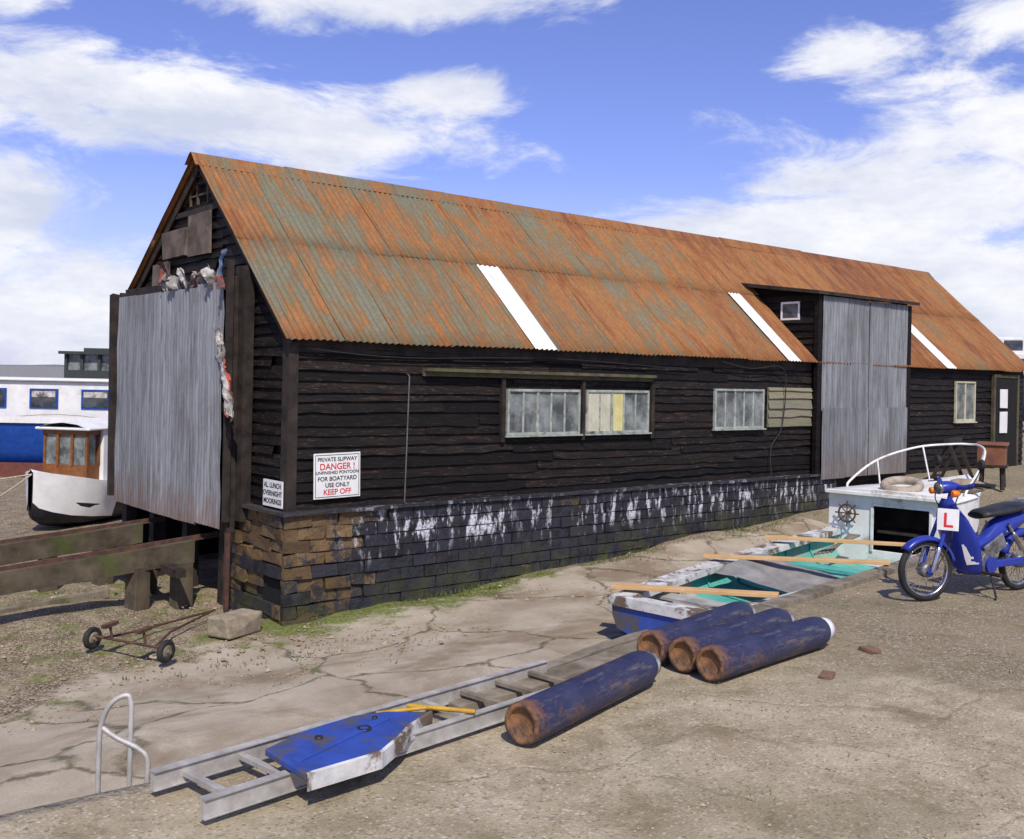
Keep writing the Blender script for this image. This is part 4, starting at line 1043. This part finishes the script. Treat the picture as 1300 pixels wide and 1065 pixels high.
wb=thing('laid_up_boat','white cabin cruiser laid up beyond the shed','boat',(38,17.0,.3),math.radians(-60))
t=M();st=[hs2(x,b,g,k) for x,b,g,k in zip([-4,-3,-1,1,2.5,3.6,4],[1.2,1.3,1.4,1.35,1.1,.4,.05],[1.9,1.9,1.9,2.0,2.15,2.35,2.45],[.6,.5,.4,.4,.5,.9,1.3])];t.loft(st,0,True,flip=True);t.poly(st[0])
t.add([(-4,-1.2,1.9),(3.6,-.4,2.3),(3.6,.4,2.3),(-4,1.2,1.9)],[(0,1,2,3)]);part(wb,'hull',t,m_blueboat)
t=M();t.prism([(-2.5,-1,1.9),(1.8,-1,1.95),(1.2,-1,2.8),(-2.3,-1,2.8)],(0,2,0));t.box((-2.3,-.9,2.8),(.2,.9,3.35));cbn=part(wb,'cabin',t,m_white,bevel=.03)
for x,y0,y1,z0,z1 in ((-2,-.92,-.901,2.9,3.25),(-1.2,-.92,-.901,2.9,3.25),(-.4,-.92,-.901,2.9,3.25),(-2,-1.02,-1.001,2.2,2.6),(-1,-1.02,-1.001,2.2,2.6),(0,-1.02,-1.001,2.2,2.6)):
    t=M();t.box((x,y0,z0),(x+.6,y1,z1));part(cbn,'window',t,m_glass2)
t=M()
for y in (0,.7):
    t.beam((-.25,y,0),(0,y,.62),.05,.05);t.beam((.25,y,0),(0,y,.62),.05,.05)
t.beam((0,-.15,.65),(0,.85,.65),.08,.07)
solo('trestle','dark timber trestle standing against the shed wall','trestle',t,m_darkwood,(15.9,8.1,.33),-1.3)
t=M();t.box((-.35,-.2,0),(.35,.2,.30));t.box((-.38,-.23,.30),(.38,.23,.33));solo('wooden_box','brown plywood box standing on a low bench','box',t,m_brownbox,(16.0,7.45,.66),.4,bevel=.01)
t=M()
for dx in (-.3,.3):
    for dy in (-.16,.16): t.beam((dx,dy,0),(dx*.9,dy*.9,.36),.05,.05)
t.box((-.38,-.22,.34),(.38,.22,.37));solo('low_bench','low dark timber bench supporting the box','bench',t,m_darkwood,(16.0,7.45,.29),.4)
# ------------------------------------------------------------ sky
wl=bpy.data.worlds.new('World');scene.world=wl;wl.use_nodes=True
S3=Vector((-.45,-.75,1.0)).normalized();el=math.asin(S3.z);rot=math.atan2(S3.x,S3.y)%(2*math.pi)
class W(N):
    def __init__(s,nt): s.nt=nt
w=W(wl.node_tree);bg=wl.node_tree.nodes['Background']
sky=w.nd('ShaderNodeTexSky',sky_type='NISHITA');sky.sun_disc=False;sky.sun_elevation=el;sky.sun_rotation=rot;sky.air_density=1.0;sky.dust_density=.4;sky.ozone_density=3.0
tc=w.nd('ShaderNodeTexCoord').outputs['Generated'];sp=w.sep(tc)
az=w.math('ARCTAN2',sp[1],sp[0]);elv=w.math('ARCSINE',sp[2])
cb_=w.nd('ShaderNodeCombineXYZ');w.set(cb_.inputs[0],az);w.set(cb_.inputs[1],elv);ae=cb_.outputs[0]
base=math.radians(49.9)
fld=None
# cloud banks: (azimuth offset deg, elevation deg, half widths deg)
for a,e,ra,re_ in ((10,20.4,15,1.7),(14,13.2,14,2.4),(3.5,15.2,5,1.3),(25,14.2,8,2.6),(28,7.5,6,3.2),(24,3.5,9,3.5),(27,19,4,2),(-22,10.0,10,4.4),(-27,12.5,7,4.0),(-20,6.0,14,3.9),(-13,8.2,9,1.8),(-26,4,10,5),(-18,17.0,3.2,1.4),(-26,18.5,4,2.0),(-18.5,20.8,3,.9),(60,15,18,7),(-55,12,15,7),(120,20,30,9),(180,15,30,9),(-120,20,30,9),(-80,30,15,9),(70,35,20,9),(0,1.5,60,1.8)):
    n=w.nd('ShaderNodeVectorMath',operation='MULTIPLY_ADD');w.set(n.inputs[0],ae);n.inputs[1].default_value=(1/math.radians(ra),1/math.radians(re_),0)
    n.inputs[2].default_value=(-(base+math.radians(a))/math.radians(ra),-math.radians(e)/math.radians(re_),0)
    l=w.nd('ShaderNodeVectorMath',operation='LENGTH');w.set(l.inputs[0],n.outputs[0]);l=l.outputs['Value']
    fld=l if fld is None else w.math('SMOOTH_MIN',fld,l,.25)
st=w.scale(tc,(1,1,2.6))
n1=w.noise(st,7.5,11,.64,.4)
cv=w.math('ADD',w.math('SUBTRACT',1.0,fld),w.math('MULTIPLY',w.math('SUBTRACT',n1,.5),3.4))
sn=w.nd('ShaderNodeMapRange',interpolation_type='SMOOTHSTEP');w.set(sn.inputs[0],cv);sn.inputs[1].default_value=-.25;sn.inputs[2].default_value=.6;cm=sn.outputs[0]
shade=w.noise(w.vadd(st,(0,0,.05)),5,9,.64)
cc=w.mix(w.mr(shade,.38,.62),(10.0,10.0,10.3),(6.6,7.1,8.6))
blue=w.mix(1,sky.outputs[0],(1.18,1.06,1.60),'MULTIPLY')
haze=w.mix(w.mr(elv,.0,.20,.5,0),blue,(6.0,7.0,9.2))
c=w.mix(w.math('MULTIPLY',cm,.97),haze,cc)
w.set(bg.inputs[0],c);bg.inputs[1].default_value=.10
# sun
sd=bpy.data.lights.new('sun','SUN');sd.energy=4.4;sd.angle=math.radians(.6);sd.color=(1,.93,.82)
so=bpy.data.objects.new('sun',sd);COL.objects.link(so);so.rotation_euler=S3.to_track_quat('Z','Y').to_euler()
# camera
cd=bpy.data.cameras.new('camera');cd.sensor_width=36;cd.lens=36*1315/1300;cd.shift_y=-50.5/1300;cd.clip_end=5000;cd.clip_start=.05
co=bpy.data.objects.new('camera',cd);COL.objects.link(co)
a=math.radians(1.2);Rv=R_.normalized();Z=Vector((0,0,1));Fv=F.normalized()
r=Rv*math.cos(a)+Z*math.sin(a);u=Z*math.cos(a)-Rv*math.sin(a)
mt=Matrix((r,u,-Fv)).transposed().to_4x4();mt.translation=Vector((0,0,1.8));co.matrix_world=mt
scene.camera=co
scene.view_settings.view_transform='Standard';scene.view_settings.look='None';scene.view_settings.exposure=0
